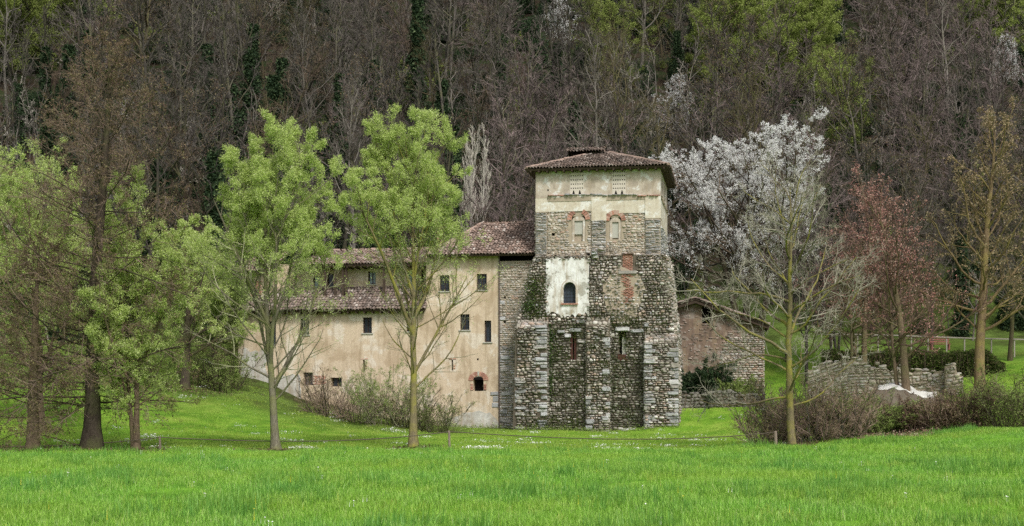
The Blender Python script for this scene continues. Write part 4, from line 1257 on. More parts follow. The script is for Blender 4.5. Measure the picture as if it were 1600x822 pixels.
mb = MB(); wall_holes(mb, xu0, x_m, z_u0, z_u1, UP, uw + [udoor], .3)
mb.add([(xu0, UP, z_u0), (xu0, UP+6, z_u0), (xu0, UP+6, z_u1), (xu0, UP, z_u1)], [(0,3,2,1)])
mpart(mb, 'upper_wall', M['plaster'], wing)
for h in uw + [udoor]:
    mb = MB(); mb.box(h[0]-.05, h[1]+.05, UP+.3, UP+.33, h[2]-.05, h[3]+.05); mpart(mb, 'opening_back', M['void'], wing)
for h in uw[:3]: window_at(wing, h, UP, 'casement', True, pane_mat='glass_pale')
window_at(wing, udoor, UP, 'casement', False, name='door')
for xx in (536, 541, 508, 524, 462, 600):
    q = MB(); X0 = lx(xx, UP-1.2); q.box(X0-.07, X0+.07, UP-1.27, UP-1.13, zp1-.9, lz(xx, 413, UP-1.2)); mpart(q, 'post', M['timber'], wing)
ye2, yr2 = UP - 1.5, UP + 3.2
ze2, zr2 = lz(560, 413, ye2), lz(560, 392, yr2)
xk0, xk1 = lx(452, ye2), lx(666, ye2)
Sv = (0, yr2-ye2, zr2-ze2)
ru = roof_slope(wing, 'roof', (xk0, ye2, ze2), (1,0,0), Sv, xk1-xk0, float(np.linalg.norm(Sv)), uin0=1.6, label='upper roof over the set-back floor')
roof_slope(wing, 'roof', (xk1, 2*yr2-ye2, ze2), (-1,0,0), (0,-(yr2-ye2),zr2-ze2), xk1-xk0, float(np.linalg.norm(Sv)))
ridges(wing, (xk0+1.6, yr2, zr2+.04), (xk1+1.2, yr2, zr2+.04), ru)
for i in range(20):
    xx = xk0 + .25 + i*(xk1-xk0-.5)/19; mb = MB(); mb.box(xx-.05, xx+.05, ye2+.04, UP, ze2-.2, ze2-.12); mpart(mb, 'rafter', M['timber'], wing, ru)
# far left block
yl0 = YW + .9; xb0_, xb1_ = lx(376, yl0), lx(418, yl0)
mb = MB(); zz0 = zp1 - .9; zt_ = lz(400, 425, yl0)
wall_holes(mb, xb0_, xb1_, zz0, zt_, yl0, [hole_px(384, 391, 437, 452, yl0)], .3)
mb.add([(xb1_, yl0, zz0), (xb1_, yl0+6, zz0), (xb1_, yl0+6, zt_+1.1), (xb1_, yl0, zt_)], [(0,1,2,3)])
mb.add([(xb0_, yl0, zz0), (xb0_, yl0+6, zz0), (xb0_, yl0+6, zt_+1.1), (xb0_, yl0, zt_)], [(0,3,2,1)])
mpart(mb, 'end_wall', M['plaster'], wing)
wbrick([(lx(394, yl0) + .25*(i % 3) + (.1 if i//3 % 2 else 0), lz(400, 462, yl0) + .085*(i//3), .24, .07) for i in range(36)], wing, yl0)
z5, z6 = lz(395, 424, yl0-.6), lz(395, 396, yl0+3.4); Sv = (0, 4.0, z6-z5)
rl = roof_slope(wing, 'roof', (lx(368, yl0-.6), yl0-.6, z5), (1,0,0), Sv, lx(422, yl0-.6)-lx(368, yl0-.6), float(np.linalg.norm(Sv)), label='small roof at the far end of the wing')
ridges(wing, (lx(368, yl0+3.4), yl0+3.4, z6+.04), (lx(424, yl0+3.4), yl0+3.4, z6+.04), rl)
# chimney
yc = YW + 2.6; x0, x1 = lx(681, yc), lx(692.5, yc); z0, z1 = lz(687, 385, yc), lz(687, 349, yc)
mb = MB(); mb.box(x0+.03, x1-.03, yc+.03, yc+.47, z0, z1)
ch = mpart(mb, 'chimney', M['mortar_light'], wing, label='red brick chimney with a flat cap')
for (frm, a, b_) in ((fr_y(yc+.03), x0+.03, x1-.03), (fr_xp(x1-.03), yc+.03, yc+.47)):
    for c_ in brick_cells(a, b_, z0, z1):
        q = MB(); stones(q, rg, np.array([c_]), frm, .15, .025, .03, tilt=.02); mpart(q, 'brick', M['brick'], wing, ch)
mb = MB(); mb.box(x0-.1, x1+.1, yc-.08, yc+.58, z1, z1+.08); mb.box(x0, x0+.1, yc+.02, yc+.48, z1+.08, z1+.3); mb.box(x1-.1, x1, yc+.02, yc+.48, z1+.08, z1+.3); mb.box(x0-.12, x1+.12, yc-.1, yc+.6, z1+.3, z1+.37)
mpart(mb, 'chimney_cap', M['brick_joined'], wing, ch)

# ------------------------------------------------------------------ OUTBUILDING on the right
YO = 11.0
out = mon('outbuilding', 3.9, YO + 3, 3.0, 'low outbuilding of reddish plastered rubble with a sagging gabled tile roof', 'outbuilding')
ox0, ox1 = lx(1040, YO), lx(1193, YO)
zg = .8
oh = hole_px(1097, 1110, 479, 505, YO, .5)
zl, zap, zr_ = lz(1052, 482, YO), lz(1087, 470, YO), lz(1193, 506, YO)
xap = lx(1087, YO)
mb = MB()
wall_holes(mb, ox0, ox1, zg, zr_, YO, [], .4)
# gable part above with the opening
def gz(x): return np.interp(x, [ox0, xap, ox1], [zl, zap, zr_])
Xs = sorted({ox0, xap, ox1, oh[0], oh[1]})
for a, b_ in zip(Xs[:-1], Xs[1:]):
    if a >= oh[0]-1e-6 and b_ <= oh[1]+1e-6:
        mb.add([(a, YO, zr_), (b_, YO, zr_), (b_, YO, max(zr_+.01, oh[2])), (a, YO, max(zr_+.01, oh[2]))], [(0,1,2,3)])
        mb.add([(a, YO, oh[3]), (b_, YO, oh[3]), (b_, YO, max(gz(b_), oh[3])), (a, YO, max(gz(a), oh[3]))], [(0,1,2,3)])
    else:
        mb.add([(a, YO, zr_), (b_, YO, zr_), (b_, YO, gz(b_)), (a, YO, gz(a))], [(0,1,2,3)])
mb.add([(ox1, YO, zg), (ox1, YO+7, zg), (ox1, YO+7, zr_), (ox1, YO, zr_)], [(0,1,2,3)])
mb.add([(ox0, YO, zg), (ox0, YO+7, zg), (ox0, YO+7, zl), (ox0, YO, zl)], [(0,3,2,1)])
mb.add([(ox0, YO+7, zg), (ox1, YO+7, zg), (ox1, YO+7, zr_), (xap, YO+7, zap), (ox0, YO+7, zl)], [(4,3,2,1,0)])
ow = mpart(mb, 'wall', M['plaster_red'], out, label='patchy red and brown rubble wall')
mb = MB(); mb.box(oh[0]-.05, oh[1]+.05, YO+.5, YO+.53, zr_-.3, oh[3]+.05); mpart(mb, 'opening', M['void'], out)
greyp = in_poly([Lp(1125, 608, YO), Lp(1128, 545, YO), Lp(1140, 520, YO), Lp(1160, 528, YO), Lp(1185, 510, YO), Lp(1193, 510, YO), Lp(1193, 608, YO)])
okc = outside([oh[:4]])
cl = stone_cells(rg, ox0, ox1, zg, zap, .13, .24, lambda x, z: z < gz(x) - .08 and okc(x, z))
isg = np.array([greyp(c_[0], c_[1]) for c_ in cl])
keepr = rg.random(len(cl)) < .28
mb = MB(); stones(mb, rg, cl[~isg & keepr], fr_y(YO), .7, .035, .16); mpart(mb, 'rubble', M['red_rubble'], out, ow, True, kind='stuff')
mb = MB(); stones(mb, rg, cl[isg], fr_y(YO), .65, .08, .15); mpart(mb, 'rubble', M['rubble_light'], out, ow, True, kind='stuff')
mb = MB(); stones(mb, rg, stone_cells(rg, YO, YO+6.9, zg, zr_-.1, .14, .26), fr_xp(ox1), .6, .06, .15); mpart(mb, 'rubble', M['rubble_light'], out, ow, True, kind='stuff')
for (xa, za, xb, zb2) in ((ox0-.3, zl-.05, xap, zap), (ox1+.35, zr_-.1, xap, zap)):
    sgn = 1 if xb > xa else -1
    Sx = np.array([xb-xa, 0, zb2-za+.12]); 
    if sgn > 0: roof_slope(out, 'roof', (xa, YO+7.4, za+.03), (0,-1,0), Sx, 8.0, float(np.linalg.norm(Sx)), mat='tile_dark')
    else: roof_slope(out, 'roof', (xa, YO-.6, za+.03), (0,1,0), Sx, 8.0, float(np.linalg.norm(Sx)), mat='tile_dark')
    v = MB(); n_ = np.array([-(zb2-za), 0, xb-xa]); 
    v.add([(xa, YO-.55, za-.1), (xb, YO-.55, zb2+.02), (xb, YO-.55, zb2-.2), (xa, YO-.55, za-.3), (xa, YO-.4, za-.1), (xb, YO-.4, zb2+.02), (xb, YO-.4, zb2-.2), (xa, YO-.4, za-.3)], [(0,1,2,3), (4,7,6,5), (3,2,6,7), (0,4,5,1)])
    mpart(v, 'barge_beam', M['timber'], out)
for o in (tower, wing, out):
    del o['_org']

# ------------------------------------------------------------------ low walls and ruins
def dry_wall(name, p0, p1, topf, label, mat_p, mat_j, h=.16, l=.3, th=.45, npieces=60, seed=3, base_drop=.3, cat='wall'):
    """free-standing stone wall from p0 to p1 (x, y); topf(t) gives the height above the ground"""
    r = np.random.default_rng(seed)
    p0, p1 = np.array(p0, float), np.array(p1, float); Lw = np.linalg.norm(p1-p0); ux_ = (p1-p0)/Lw; nn_ = np.array([ux_[1], -ux_[0]])
    if nn_[1] > 0: nn_ = -nn_
    gz_ = lambda u: hz(p0[0]+ux_[0]*u, p0[1]+ux_[1]*u)
    org = (p0[0], p0[1], float(gz_(0.)))
    t = thing(name, org, label, cat)
    fr_ = lambda u, z, d: np.stack([p0[0]+ux_[0]*u + nn_[0]*d, p0[1]+ux_[1]*u + nn_[1]*d, z + gz_(u)], -1)
    mb = MB(); N_ = 30
    for i in range(N_):
        a, b_ = Lw*i/N_, Lw*(i+1)/N_; ta, tb_ = topf(i/N_) - .08, topf((i+1)/N_) - .08
        q = [fr_(np.array(u), np.array(z), np.array(d)) for u, z, d in ((a,-base_drop,0), (b_,-base_drop,0), (b_,tb_,0), (a,ta,0), (a,-base_drop,-th), (b_,-base_drop,-th), (b_,tb_,-th), (a,ta,-th))]
        mb.add(q, [(0,1,2,3), (3,2,6,7), (7,6,5,4)] + ([(0,3,7,4)] if i == 0 else []) + ([(1,5,6,2)] if i == N_-1 else []))
    mb.obj('wall_core', M['mortar_light' if 'ruin' in mat_j else 'mortar_dark'], t, org=org)
    cells = stone_cells(r, 0, Lw, 0, 4, h, l, lambda u, z: z < topf(u/Lw) + r.normal(0, .09), wild=.1)
    top = np.array([c_[1] > topf(c_[0]/Lw) - .45 for c_ in cells]) if len(cells) else np.zeros(0, bool)
    idx = np.where(top)[0]; r.shuffle(idx); pcs = set(idx[:npieces].tolist())
    jn = np.array([i not in pcs for i in range(len(cells))])
    mb = MB(); stones(mb, r, cells[jn], fr_, .65, .1, .14); o = mb.obj('rubble', M[mat_j], t, True, org); tag(o, kind='stuff')
    for i in pcs:
        mb = MB(); stones(mb, r, cells[i:i+1], fr_, .6, .12, .12); mb.obj('stone', M[mat_p], t, True, org)
    # rough top stones lying across the wall
    for k in range(int(Lw/.35)):
        u = r.uniform(0, Lw); mb = MB()
        s_ = np.array([r.uniform(.14, .28), r.uniform(.14, .24), r.uniform(.06, .12)])
        ph = np.linspace(0, 2*np.pi, 7)[:-1]; v = []
        c0 = fr_(np.array(u), np.array(topf(u/Lw)), np.array(-r.uniform(.05, th-.05)))
        for zz, sc in ((-.7, .8), (0, 1.), (.8, .65)):
            for a in ph: v.append(c0 + np.array([math.cos(a)*s_[0]*sc*r.uniform(.8,1.15), math.sin(a)*s_[1]*sc*r.uniform(.8,1.15), zz*s_[2]]))
        mb.add(v, [(j + 6*q, (j+1) % 6 + 6*q, (j+1) % 6 + 6*(q+1), j + 6*(q+1)) for q in range(2) for j in range(6)] ); mb.more([tuple(range(12, 18))], 0)
        mb.obj('stone', M[mat_p], t, True, org)
    return t
a, b_ = gp(1262, 85.6), gp(1478, 84)
def ruin_top(t):
    x = 1262 + t*216
    yy = np.interp(x, [1196, 1240, 1270, 1290, 1330, 1338, 1350, 1372, 1400, 1440, 1478], [600, 598, 576, 570, 560, 558, 565, 573, 574, 577, 578])
    g = gp(x, 85); return float(EYE + (HZ - yy)/F*85 - g.z) + .1*math.sin(x*.5) + .12*math.sin(x*.21+1)
dry_wall('ruined_wall', a[:2], b_[:2], ruin_top, 'long ruined dry stone wall with a broken top beside the bramble hedge', 'ruin_stone', 'ruin_joined', .15, .3, .5, 150)
a, b_ = gp(1477, 83.3), gp(1505, 83.1)
def pier_top(t):
    g = gp(1490, 83); return float(EYE + (HZ - np.interp(t, [0, .3, .6, .65, 1], [569, 568, 570, 583, 588]))/F*83 - g.z)
dry_wall('ruined_wall', a[:2], b_[:2], pier_top, 'short tall stub of ruined stone wall ending the long ruin', 'ruin_stone', 'ruin_joined', .15, .28, .7, 50, seed=8)
a, b_ = gp(1063, 91), gp(1196, 91)
dry_wall('low_wall', a[:2], b_[:2], lambda t: float(EYE + (HZ - 612 - 3*t - 2*math.sin(t*9))/F*91 - gp(1063 + 133*t, 91).z), 'low dark mossy rubble wall behind the lawn beside the tower', 'dark_stone', 'dark_stone', .15, .3, .5, 50, seed=9)

# pale sheet draped over the ruins
r = np.random.default_rng(5)
nu, nv = 26, 10; c0 = gp(1392, 80.5)
u, v_ = np.meshgrid(np.linspace(0, 1, nu), np.linspace(0, 1, nv))
xpix = 1372 + 92*u; yt = np.interp(xpix, [1372, 1390, 1405, 1425, 1440, 1464], [603, 598, 598, 605, 612, 612]); yb_ = np.interp(xpix, [1372, 1400, 1430, 1445, 1464], [609, 606, 615, 622, 619])
Yd = 79.5 + 1.6*v_
yy = yb_ + (yt - yb_)*v_ + .8*np.sin(u*23 + v_*5)
X = (xpix-800)/F*Yd; Z = EYE + (HZ-yy)/F*Yd + .04*np.sin(u*31)*np.cos(v_*9)
# the heap of earth and rubble that the sheet lies on
hu, hv = np.meshgrid(np.linspace(-.22, 1.22, 40), np.linspace(-.9, 1.9, 22))
xq = 1372 + 92*hu; Yq = 79.5 + 1.6*hv; Xq = (xq-800)/F*Yq
cu, cv = np.clip(hu, 0, 1), np.clip(hv, 0, 1)
xc_ = 1372 + 92*cu; Yc = 79.5 + 1.6*cv
ytq = np.interp(xc_, [1372, 1390, 1405, 1425, 1440, 1464], [603, 598, 598, 605, 612, 612]); ybq = np.interp(xc_, [1372, 1400, 1430, 1445, 1464], [609, 606, 615, 622, 619])
top_ = EYE + (HZ - (ybq + (ytq-ybq)*cv + .8*np.sin(cu*23 + cv*5)))/F*Yc + .04*np.sin(cu*31)*np.cos(cv*9) - .05
dd = np.sqrt((np.abs(hu-cu)/.22)**2 + (np.abs(hv-cv)/.9)**2); fo = np.clip(1 - dd, 0, 1); fo = fo*fo*(3-2*fo)
gq = hz(Xq, Yq); Zq = (gq - .12)*(1-fo) + top_*fo + r.normal(0, .02, hu.shape)*(dd > .05)
mb = MB(); i2 = (np.arange(21)[:, None]*40 + np.arange(39)[None]).ravel()
mb.add(np.stack([Xq, Yq, Zq], -1).reshape(-1, 3), np.stack([i2, i2+1, i2+41, i2+40], -1))
hp = mb.obj('rubble_heap', M['mortar_dark'], None, True, (float(Xq.mean()), 80.3, 1.9)); hp.location = (float(Xq.mean()), 80.3, 1.9)
tag(hp, 'low heap of earth and rubble under the pale sheet', kind='stuff')
mb = MB(); ii = (np.arange(nv-1)[:, None]*nu + np.arange(nu-1)[None]).ravel()
mb.add(np.stack([X, Yd + .05*np.sin(u*40), Z], -1).reshape(-1, 3), np.stack([ii, ii+1, ii+nu+1, ii+nu], -1))
org = (float(X.mean()), 80, float(Z.min()))
o = mb.obj('ground_sheet', M['sheet'], None, True, org); o.location = org
md = o.modifiers.new('thick', 'SOLIDIFY'); md.thickness = .04
tag(o, 'crumpled off-white sheet spread over rubble in front of the ruined wall', 'sheet')

# ------------------------------------------------------------------ rail fence and bench by the path
fy = 104.0
def rail_fence():
    g0 = gp(1340, fy); t = thing('rail_fence', g0, 'weathered timber rail fence running along the hillside path', 'fence')
    xs_ = [1300, 1340, 1372, 1394, 1424, 1450, 1479, 1507, 1530, 1549, 1585, 1620]
    tp = []
    for x in xs_:
        g = gp(x, fy + (x-1450)*-.012); tp.append((g.x, g.y, g.z))
        top = EYE + (HZ - np.interp(x, [1300, 1400, 1500, 1620], [521, 523, 527, 530]))/F*g.y
        mb = MB(); w_ = .042; mb.box(g.x-w_, g.x+w_, g.y-w_, g.y+w_, g.z-.3, top-.06)
        mb.obj('post', M['fence_wood'], t, org=g0); tp[-1] = (g.x, g.y, top)
    for a, b_ in zip(tp[:-1], tp[1:]):
        mb = MB(); mb.add([(a[0]-.05, a[1]-.08, a[2]-.09), (b_[0]+.05, b_[1]-.08, b_[2]-.09), (b_[0]+.05, b_[1]+.08, b_[2]-.09), (a[0]-.05, a[1]+.08, a[2]-.09), (a[0]-.05, a[1]-.08, a[2]), (b_[0]+.05, b_[1]-.08, b_[2]), (b_[0]+.05, b_[1]+.08, b_[2]), (a[0]-.05, a[1]+.08, a[2])], [(0,3,2,1),(4,5,6,7),(0,1,5,4),(1,2,6,5),(2,3,7,6),(3,0,4,7)])
        mb.obj('rail', M['fence_wood'], t, org=g0)
rail_fence()
g = gp(1469, 106.5)
bn = thing('park_bench', g, 'reddish wooden bench standing behind the rail fence', 'bench')
def bpart(nm, *b_):
    mb = MB(); mb.box(*b_); mb.obj(nm, M['bench_wood'], bn)
zbn = EYE + (HZ-528)/F*106.5 - g.z
bpart('seat', -.75, .75, -.2, .2, .42+.0, .47); 
for i in range(3): bpart('backrest_slat', -.75, .75, .2, .24, .58+i*.16, .68+i*.16)
for sx_ in (-.65, .65):
    bpart('leg', sx_-.04, sx_+.04, -.18, -.1, 0, .42); bpart('leg', sx_-.04, sx_+.04, .12, .2, 0, .42); bpart('back_post', sx_-.035, sx_+.035, .24, .28, .3, 1.06)

# ------------------------------------------------------------------ cord fence round the lawn
def cord_fence():
    t = thing('cord_fence', gp(250, 57.6), 'slack dark cord strung between short wooden stakes along the lawn edge', 'fence')
    org = t.location.copy()
    sp = [(250, 57.6, 682, 710, .05), (702, 60, 673, 701, .05), (1212, 58.8, 674, 698, .07)]
    tops = [((-60-800)/F*57.5, 57.5, EYE + (HZ-699)/F*57.5)]
    for x, Y, yt_, yb2, r_ in sp:
        X = (x-800)/F*Y; zt_ = EYE + (HZ-yt_)/F*Y; zb2 = float(hz(X, Y)) - .15
        a = np.linspace(0, 2*np.pi, 9)[:-1]
        mb = MB(); v = [(X + r_*s*math.cos(q) + dx, Y + r_*s*math.sin(q), z) for z, s, dx in ((zb2, 1.1, .02), ((zb2+zt_)/2, 1, 0), (zt_-.03, .95, -.01), (zt_+.01, .6, -.01)) for q in a]
        mb.add(v, [(i+8*k, (i+1) % 8+8*k, (i+1) % 8+8*(k+1), i+8*(k+1)) for k in range(3) for i in range(8)]); mb.more([tuple(range(24, 32))], 0)
        mb.obj('post', M['post_wood'], t, org=org); tops.append((X, Y, zt_-.04))
    for a, b_, sag in zip(tops[:-1], tops[1:], (.12, .28, .3)):
        a, b_ = np.array(a), np.array(b_); tt = np.linspace(0, 1, 25)
        p = a[None]*(1-tt[:, None]) + b_[None]*tt[:, None]; p[:, 2] -= sag*4*tt*(1-tt)*(1 + .5*(tt-.5))
        mb = MB(); tubes(mb, dict(p=p[None], r=np.full((1, 25), .02)), 5); mb.obj('cord', M['cord'], t, org=org)
cord_fence()
# ------------------------------------------------------------------ bark and leaf materials
M['litter_dark'] = m_leaf('litter_dark', [(0, (.05,.035,.02)), (.6, (.12,.085,.05)), (1, (.2,.16,.1))], .05)
M['bark_willow'] = m_bark('bark_willow', (.1,.085,.06), (.22,.2,.15), (.2,.21,.07), .6)
M['bark_moss'] = m_bark('bark_moss', (.12,.1,.06), (.24,.2,.11), (.27,.25,.05), .85)
M['bark_oak'] = m_bark('bark_oak', (.11,.08,.045), (.24,.17,.1), (.24,.2,.06), .6)
M['bark_dark'] = m_bark('bark_dark', (.035,.026,.02), (.09,.07,.055), (.1,.11,.04), .5)
M['bark_brown'] = m_bark('bark_brown', (.09,.065,.045), (.2,.145,.1), (.15,.15,.06), .5)
M['bark_pale'] = m_bark('bark_pale', (.25,.23,.2), (.44,.42,.38), (.3,.28,.2), .3)
M['bark_wood'] = m_bark('bark_wood', (.04,.036,.031), (.13,.117,.1), (.12,.12,.05), .5, per_object=.45)
M['bark_wood_pale'] = m_bark('bark_wood_pale', (.11,.1,.085), (.24,.215,.19), (.13,.12,.07), .3, per_object=.3)
M['bark_wood_moss'] = m_bark('bark_wood_moss', (.055,.045,.027), (.12,.1,.06), (.1,.105,.035), .5, per_object=.4)
def m_twig(name, c, var=.3):
    m, n, b = mat_new(name)
    h = n.nodes.new('ShaderNodeHueSaturation'); mr = n.nodes.new('ShaderNodeMapRange')
    mr.inputs['To Min'].default_value = 1 - var; mr.inputs['To Max'].default_value = 1 + var
    n.links.new(objrand(n), mr.inputs['Value']); n.links.new(mr.outputs[0], h.inputs['Value'])
    col = ramp(n, [(0, tuple(x*.6 for x in c)), (1, tuple(min(1, x*1.4) for x in c))], island(n))
    n.links.new(col, h.inputs['Color']); n.links.new(h.outputs[0], b.inputs['Base Color'])
    b.inputs['Roughness'].default_value = .9; b.inputs['Specular IOR Level'].default_value = .04
    return m
M['twig_grey'] = m_twig('twig_grey', (.095,.083,.074))
M['twig_purple'] = m_twig('twig_purple', (.165,.128,.122))
M['twig_pale'] = m_twig('twig_pale', (.34,.315,.27))
M['twig_woodpale'] = m_twig('twig_woodpale', (.14,.125,.105))
M['twig_walnut'] = m_twig('twig_walnut', (.3,.28,.22))
M['twig_olive'] = m_twig('twig_olive', (.09,.08,.042))
M['twig_dark'] = m_twig('twig_dark', (.1,.075,.055))
M['twig_willow'] = m_twig('twig_willow', (.27,.26,.17))
M['twig_rust'] = m_twig('twig_rust', (.15,.108,.085))
M['twig_straw'] = m_twig('twig_straw', (.26,.19,.15))
M['twig_red'] = m_twig('twig_red', (.16,.1,.085))
M['leaf_willow'] = m_leaf('leaf_willow', [(0, (.36,.47,.11)), (.4, (.53,.64,.2)), (.8, (.64,.73,.3)), (1, (.72,.78,.42))], .5)
M['leaf_fresh'] = m_leaf('leaf_fresh', [(0, (.16,.23,.05)), (.5, (.27,.36,.1)), (1, (.4,.47,.17))], .4)
M['leaf_wood_green'] = m_leaf('leaf_wood_green', [(0, (.17,.22,.045)), (.5, (.3,.37,.09)), (1, (.44,.5,.17))], .4, per_object=.25)
M['bud_olive'] = m_leaf('bud_olive', [(0, (.09,.07,.035)), (.5, (.16,.14,.05)), (1, (.24,.24,.08))], .2)
M['bud_brown'] = m_leaf('bud_brown', [(0, (.12,.07,.05)), (.6, (.2,.14,.09)), (1, (.26,.24,.12))], .2)
M['bud_red'] = m_leaf('bud_red', [(0, (.38,.15,.13)), (.5, (.52,.28,.24)), (1, (.56,.42,.34))], .3)
M['bud_tan'] = m_leaf('bud_tan', [(0, (.2,.14,.08)), (.5, (.34,.25,.15)), (1, (.42,.34,.22))], .25)
M['blossom'] = m_leaf('blossom', [(0, (.85,.84,.82)), (.5, (.9,.9,.88)), (1, (.93,.93,.91))], .55)
M['ivy_wood'] = m_leaf('ivy_wood', [(0, (.02,.035,.018)), (.5, (.035,.06,.03)), (.9, (.065,.1,.045)), (1, (.13,.17,.08))], .12, .6)
M['conifer'] = m_leaf('conifer', [(0, (.015,.035,.016)), (.6, (.03,.065,.03)), (1, (.05,.1,.04))], .1)

lin = lambda *a: (lambda L, t: np.interp(t, [q[0] for q in a], [q[1] for q in a]))
rel = lambda k, e=.5: (lambda L, t: L * k * (1 - e * t))
absr = lambda k: (lambda L, t: np.full(len(t), float(k)))

# ------------------------------------------------------------------ the trees that stand alone
def willow_spec(H, r, width=1.0, lower=.35, n1=44, stems=None, leafn=11, top=2.6, nl=6, lead=1., full=False):
    cull = ([0, .35, .5, .62, .8], [1, 1, 1, 1, 1]) if full else ([0, .3, .5, .62, .8], [.35, .35, .5, .8, 1])
    lk = ([0, 1], [.9, 1]) if full else ([0, .4, .53, .62, .72, 1.2], [.02, .05, .14, .5, 1, 1])
    T_ = H + 3.2
    sp = dict(H=H, r=r, twander=.03, ttrop=(0, 0, .06), flare=.85, levels=[
        dict(n=nl, tmin=.22, tmax=.62, ang=[34, 24], len=lin((0, 6.6*lead), (1, 4.6*lead)), rf=.017, seg=9, wander=.045, trop=(0,0,.05), limb=True, k=6, rmin=.03),
        dict(n=n1, on=0, tmin=.2, tmax=1., ang=[72, 26], len=lin((0, 3.4*width), (.25, 3.8*width), (.6, 3.6*width), (.85, 3.1*width), (1, top)), rf=.012, seg=8, wander=.08, trop=(0,0,.075), limb=True, k=4, rmin=.01),
        dict(n=10, on=1, tmin=.2, tmax=1., ang=[58, 26], len=lin((0, 2.5*width), (1, 2.3*width)), rf=.012, seg=8, wander=.08, trop=(0,0,.06), limb=True, k=4, rmin=.01),
        dict(n=6, on=(2, 3), tmin=.2, ang=[48, 28], len=rel(.44, .4), rf=.014, seg=5, wander=.1, trop=(0,0,.05), rmin=.007),
        dict(n=5.5, tmin=.15, ang=[42, 28], len=rel(.55, .4), rf=.01, seg=3, wander=.1, trop=(0,0,.02), rmin=.0042, cull=cull),
        dict(n=3.4, tmin=.2, ang=[38, 26], len=rel(.72, .3), rf=.008, seg=1, wander=.09, trop=(0,0,.03), rmin=.0028, cull=cull)],
        leaves=[dict(n=leafn, l=.078 if leafn > 20 else .1, w=.036 if leafn > 20 else .044, tmin=.0, spread=.06, down=.0, dirw=.5,
                     keep=lambda p, r_: r_.random(len(p)) < np.interp(p[:, 2] / T_, *lk))])
    if stems: sp['stems'] = stems
    return sp
plant_tree('willow_tree', gp(432, 57.6), willow_spec(10.6, .17, .95, .25, leafn=25, n1=32, stems=[dict(base=(0, 0), lean=(-.085, .02), h=1.)]), 34, M['bark_willow'], [M['twig_willow'], M['leaf_willow']],
           'light green willow leaning slightly, in front of the low pent roof', group='pale green spring willows')
plant_tree('willow_tree', gp(646, 61), willow_spec(12.9, .17, .88, .2, leafn=25, n1=32, stems=[dict(base=(0, 0), lean=(-.015, .02), h=1.)]), 12, M['bark_moss'], [M['twig_willow'], M['leaf_willow']],
           'light green willow with mossy yellow trunk foot in front of the high cream wall', group='pale green spring willows')
plant_tree('willow_tree', gp(62, 67), willow_spec(11.2, .25, 1.1, .9, leafn=9, n1=24, full=True), 5, M['bark_brown'], [M['twig_willow'], M['leaf_willow']],
           'pale green willow rising behind the shorter brown alder', group='pale green spring willows')
plant_tree('willow_tree', gp(214, 57.8), willow_spec(9.9, .14, .66, .9, n1=22, leafn=9, top=2., nl=2, lead=.8, full=True, stems=[dict(base=(0, 0), lean=(0, 0), h=1.), dict(base=(-.14, .05), lean=(-.09, .03), h=.7, r=.75)]), 9, M['bark_brown'], [M['twig_willow'], M['leaf_willow']],
           'slender twin-stemmed willow with light green crown next to the big dark tree', group='pale green spring willows')
plant_tree('leafing_tree', gp(289, 86), dict(H=9.6, r=.3, twander=.05, levels=[
    dict(n=26, tmin=.2, ang=[70, 30], len=lin((0, 3.6), (.4, 3.9), (1, 1.4)), rf=.022, seg=7, wander=.1, trop=(0,0,.07), limb=True, k=5, rmin=.02),
    dict(n=7, tmin=.2, ang=[50, 35], len=rel(.45), seg=4, wander=.1, trop=(0,0,.04), rmin=.01),
    dict(n=6, ang=[45, 35], len=rel(.5), seg=3, wander=.12, rmin=.006), dict(n=3, ang=[45, 35], len=rel(.6), seg=1, wander=.12, rmin=.005)],
    leaves=[dict(n=8, l=.13, w=.06, spread=.07, down=.1)]), 12, M['bark_dark'], [M['twig_willow'], M['leaf_willow']],
    'small dark-trunked tree with fresh green leaves standing up the slope behind the lawn')
plant_tree('leafing_tree', gp(338, 91), willow_spec(6.5, .2, .8, .9, n1=22, leafn=9, nl=4, lead=.6, full=True), 15, M['bark_dark'], [M['twig_willow'], M['leaf_fresh']],
    'low leafy green tree at the far end of the monastery wing')
def alder_spec(H, r, wd, n1, olive):
    return dict(H=H, r=r, twander=.018, ttrop=(.004, 0, .05), flare=.75, tk=10, levels=[
        dict(n=n1, tmin=.11, tmax=.985, ang=[94, 60], len=lin((0, 4.6*wd), (.25, 5.2*wd), (.5, 4.3*wd), (.8, 2.9*wd), (1, .8)), rf=.0075, seg=8, wander=.09, trop=(0,0,.014), limb=True, k=4, rmin=.012),
        dict(n=9, tmin=.12, ang=[55, 40], len=rel(.36, .45), rf=.012, seg=4, wander=.12, trop=(0,0,.02), rmin=.007),
        dict(n=6, tmin=.15, ang=[50, 40], len=rel(.5, .4), seg=2, wander=.14, rmin=.0045),
        dict(n=2.9, ang=[50, 40], len=rel(.55, .3), seg=1, wander=.14, rmin=.0035)],
        leaves=[dict(n=1.6, l=.06, w=.045, spread=.03), dict(n=olive, l=.07, w=.045, spread=.03, mat=2, keep=lambda p, r_: r_.random(len(p)) < np.interp(p[:, 2]/H, [0, .45, .7], [1, .6, .05]))])
plant_tree('alder_tree', gp(143, 57.5), alder_spec(16.8, .33, 1., 118, 1.6), 3, M['bark_dark'], [M['twig_rust'], M['bud_brown'], M['bud_olive']],
    'tallest dark brown conical alder with thick trunk and level drooping branches')
plant_tree('alder_tree', gp(52, 57.6), alder_spec(8.6, .26, .72, 50, 2.2), 4, M['bark_brown'], [M['twig_rust'], M['bud_brown'], M['bud_olive']],
    'shorter brown-olive alder with straight trunk in front of the pale willow')
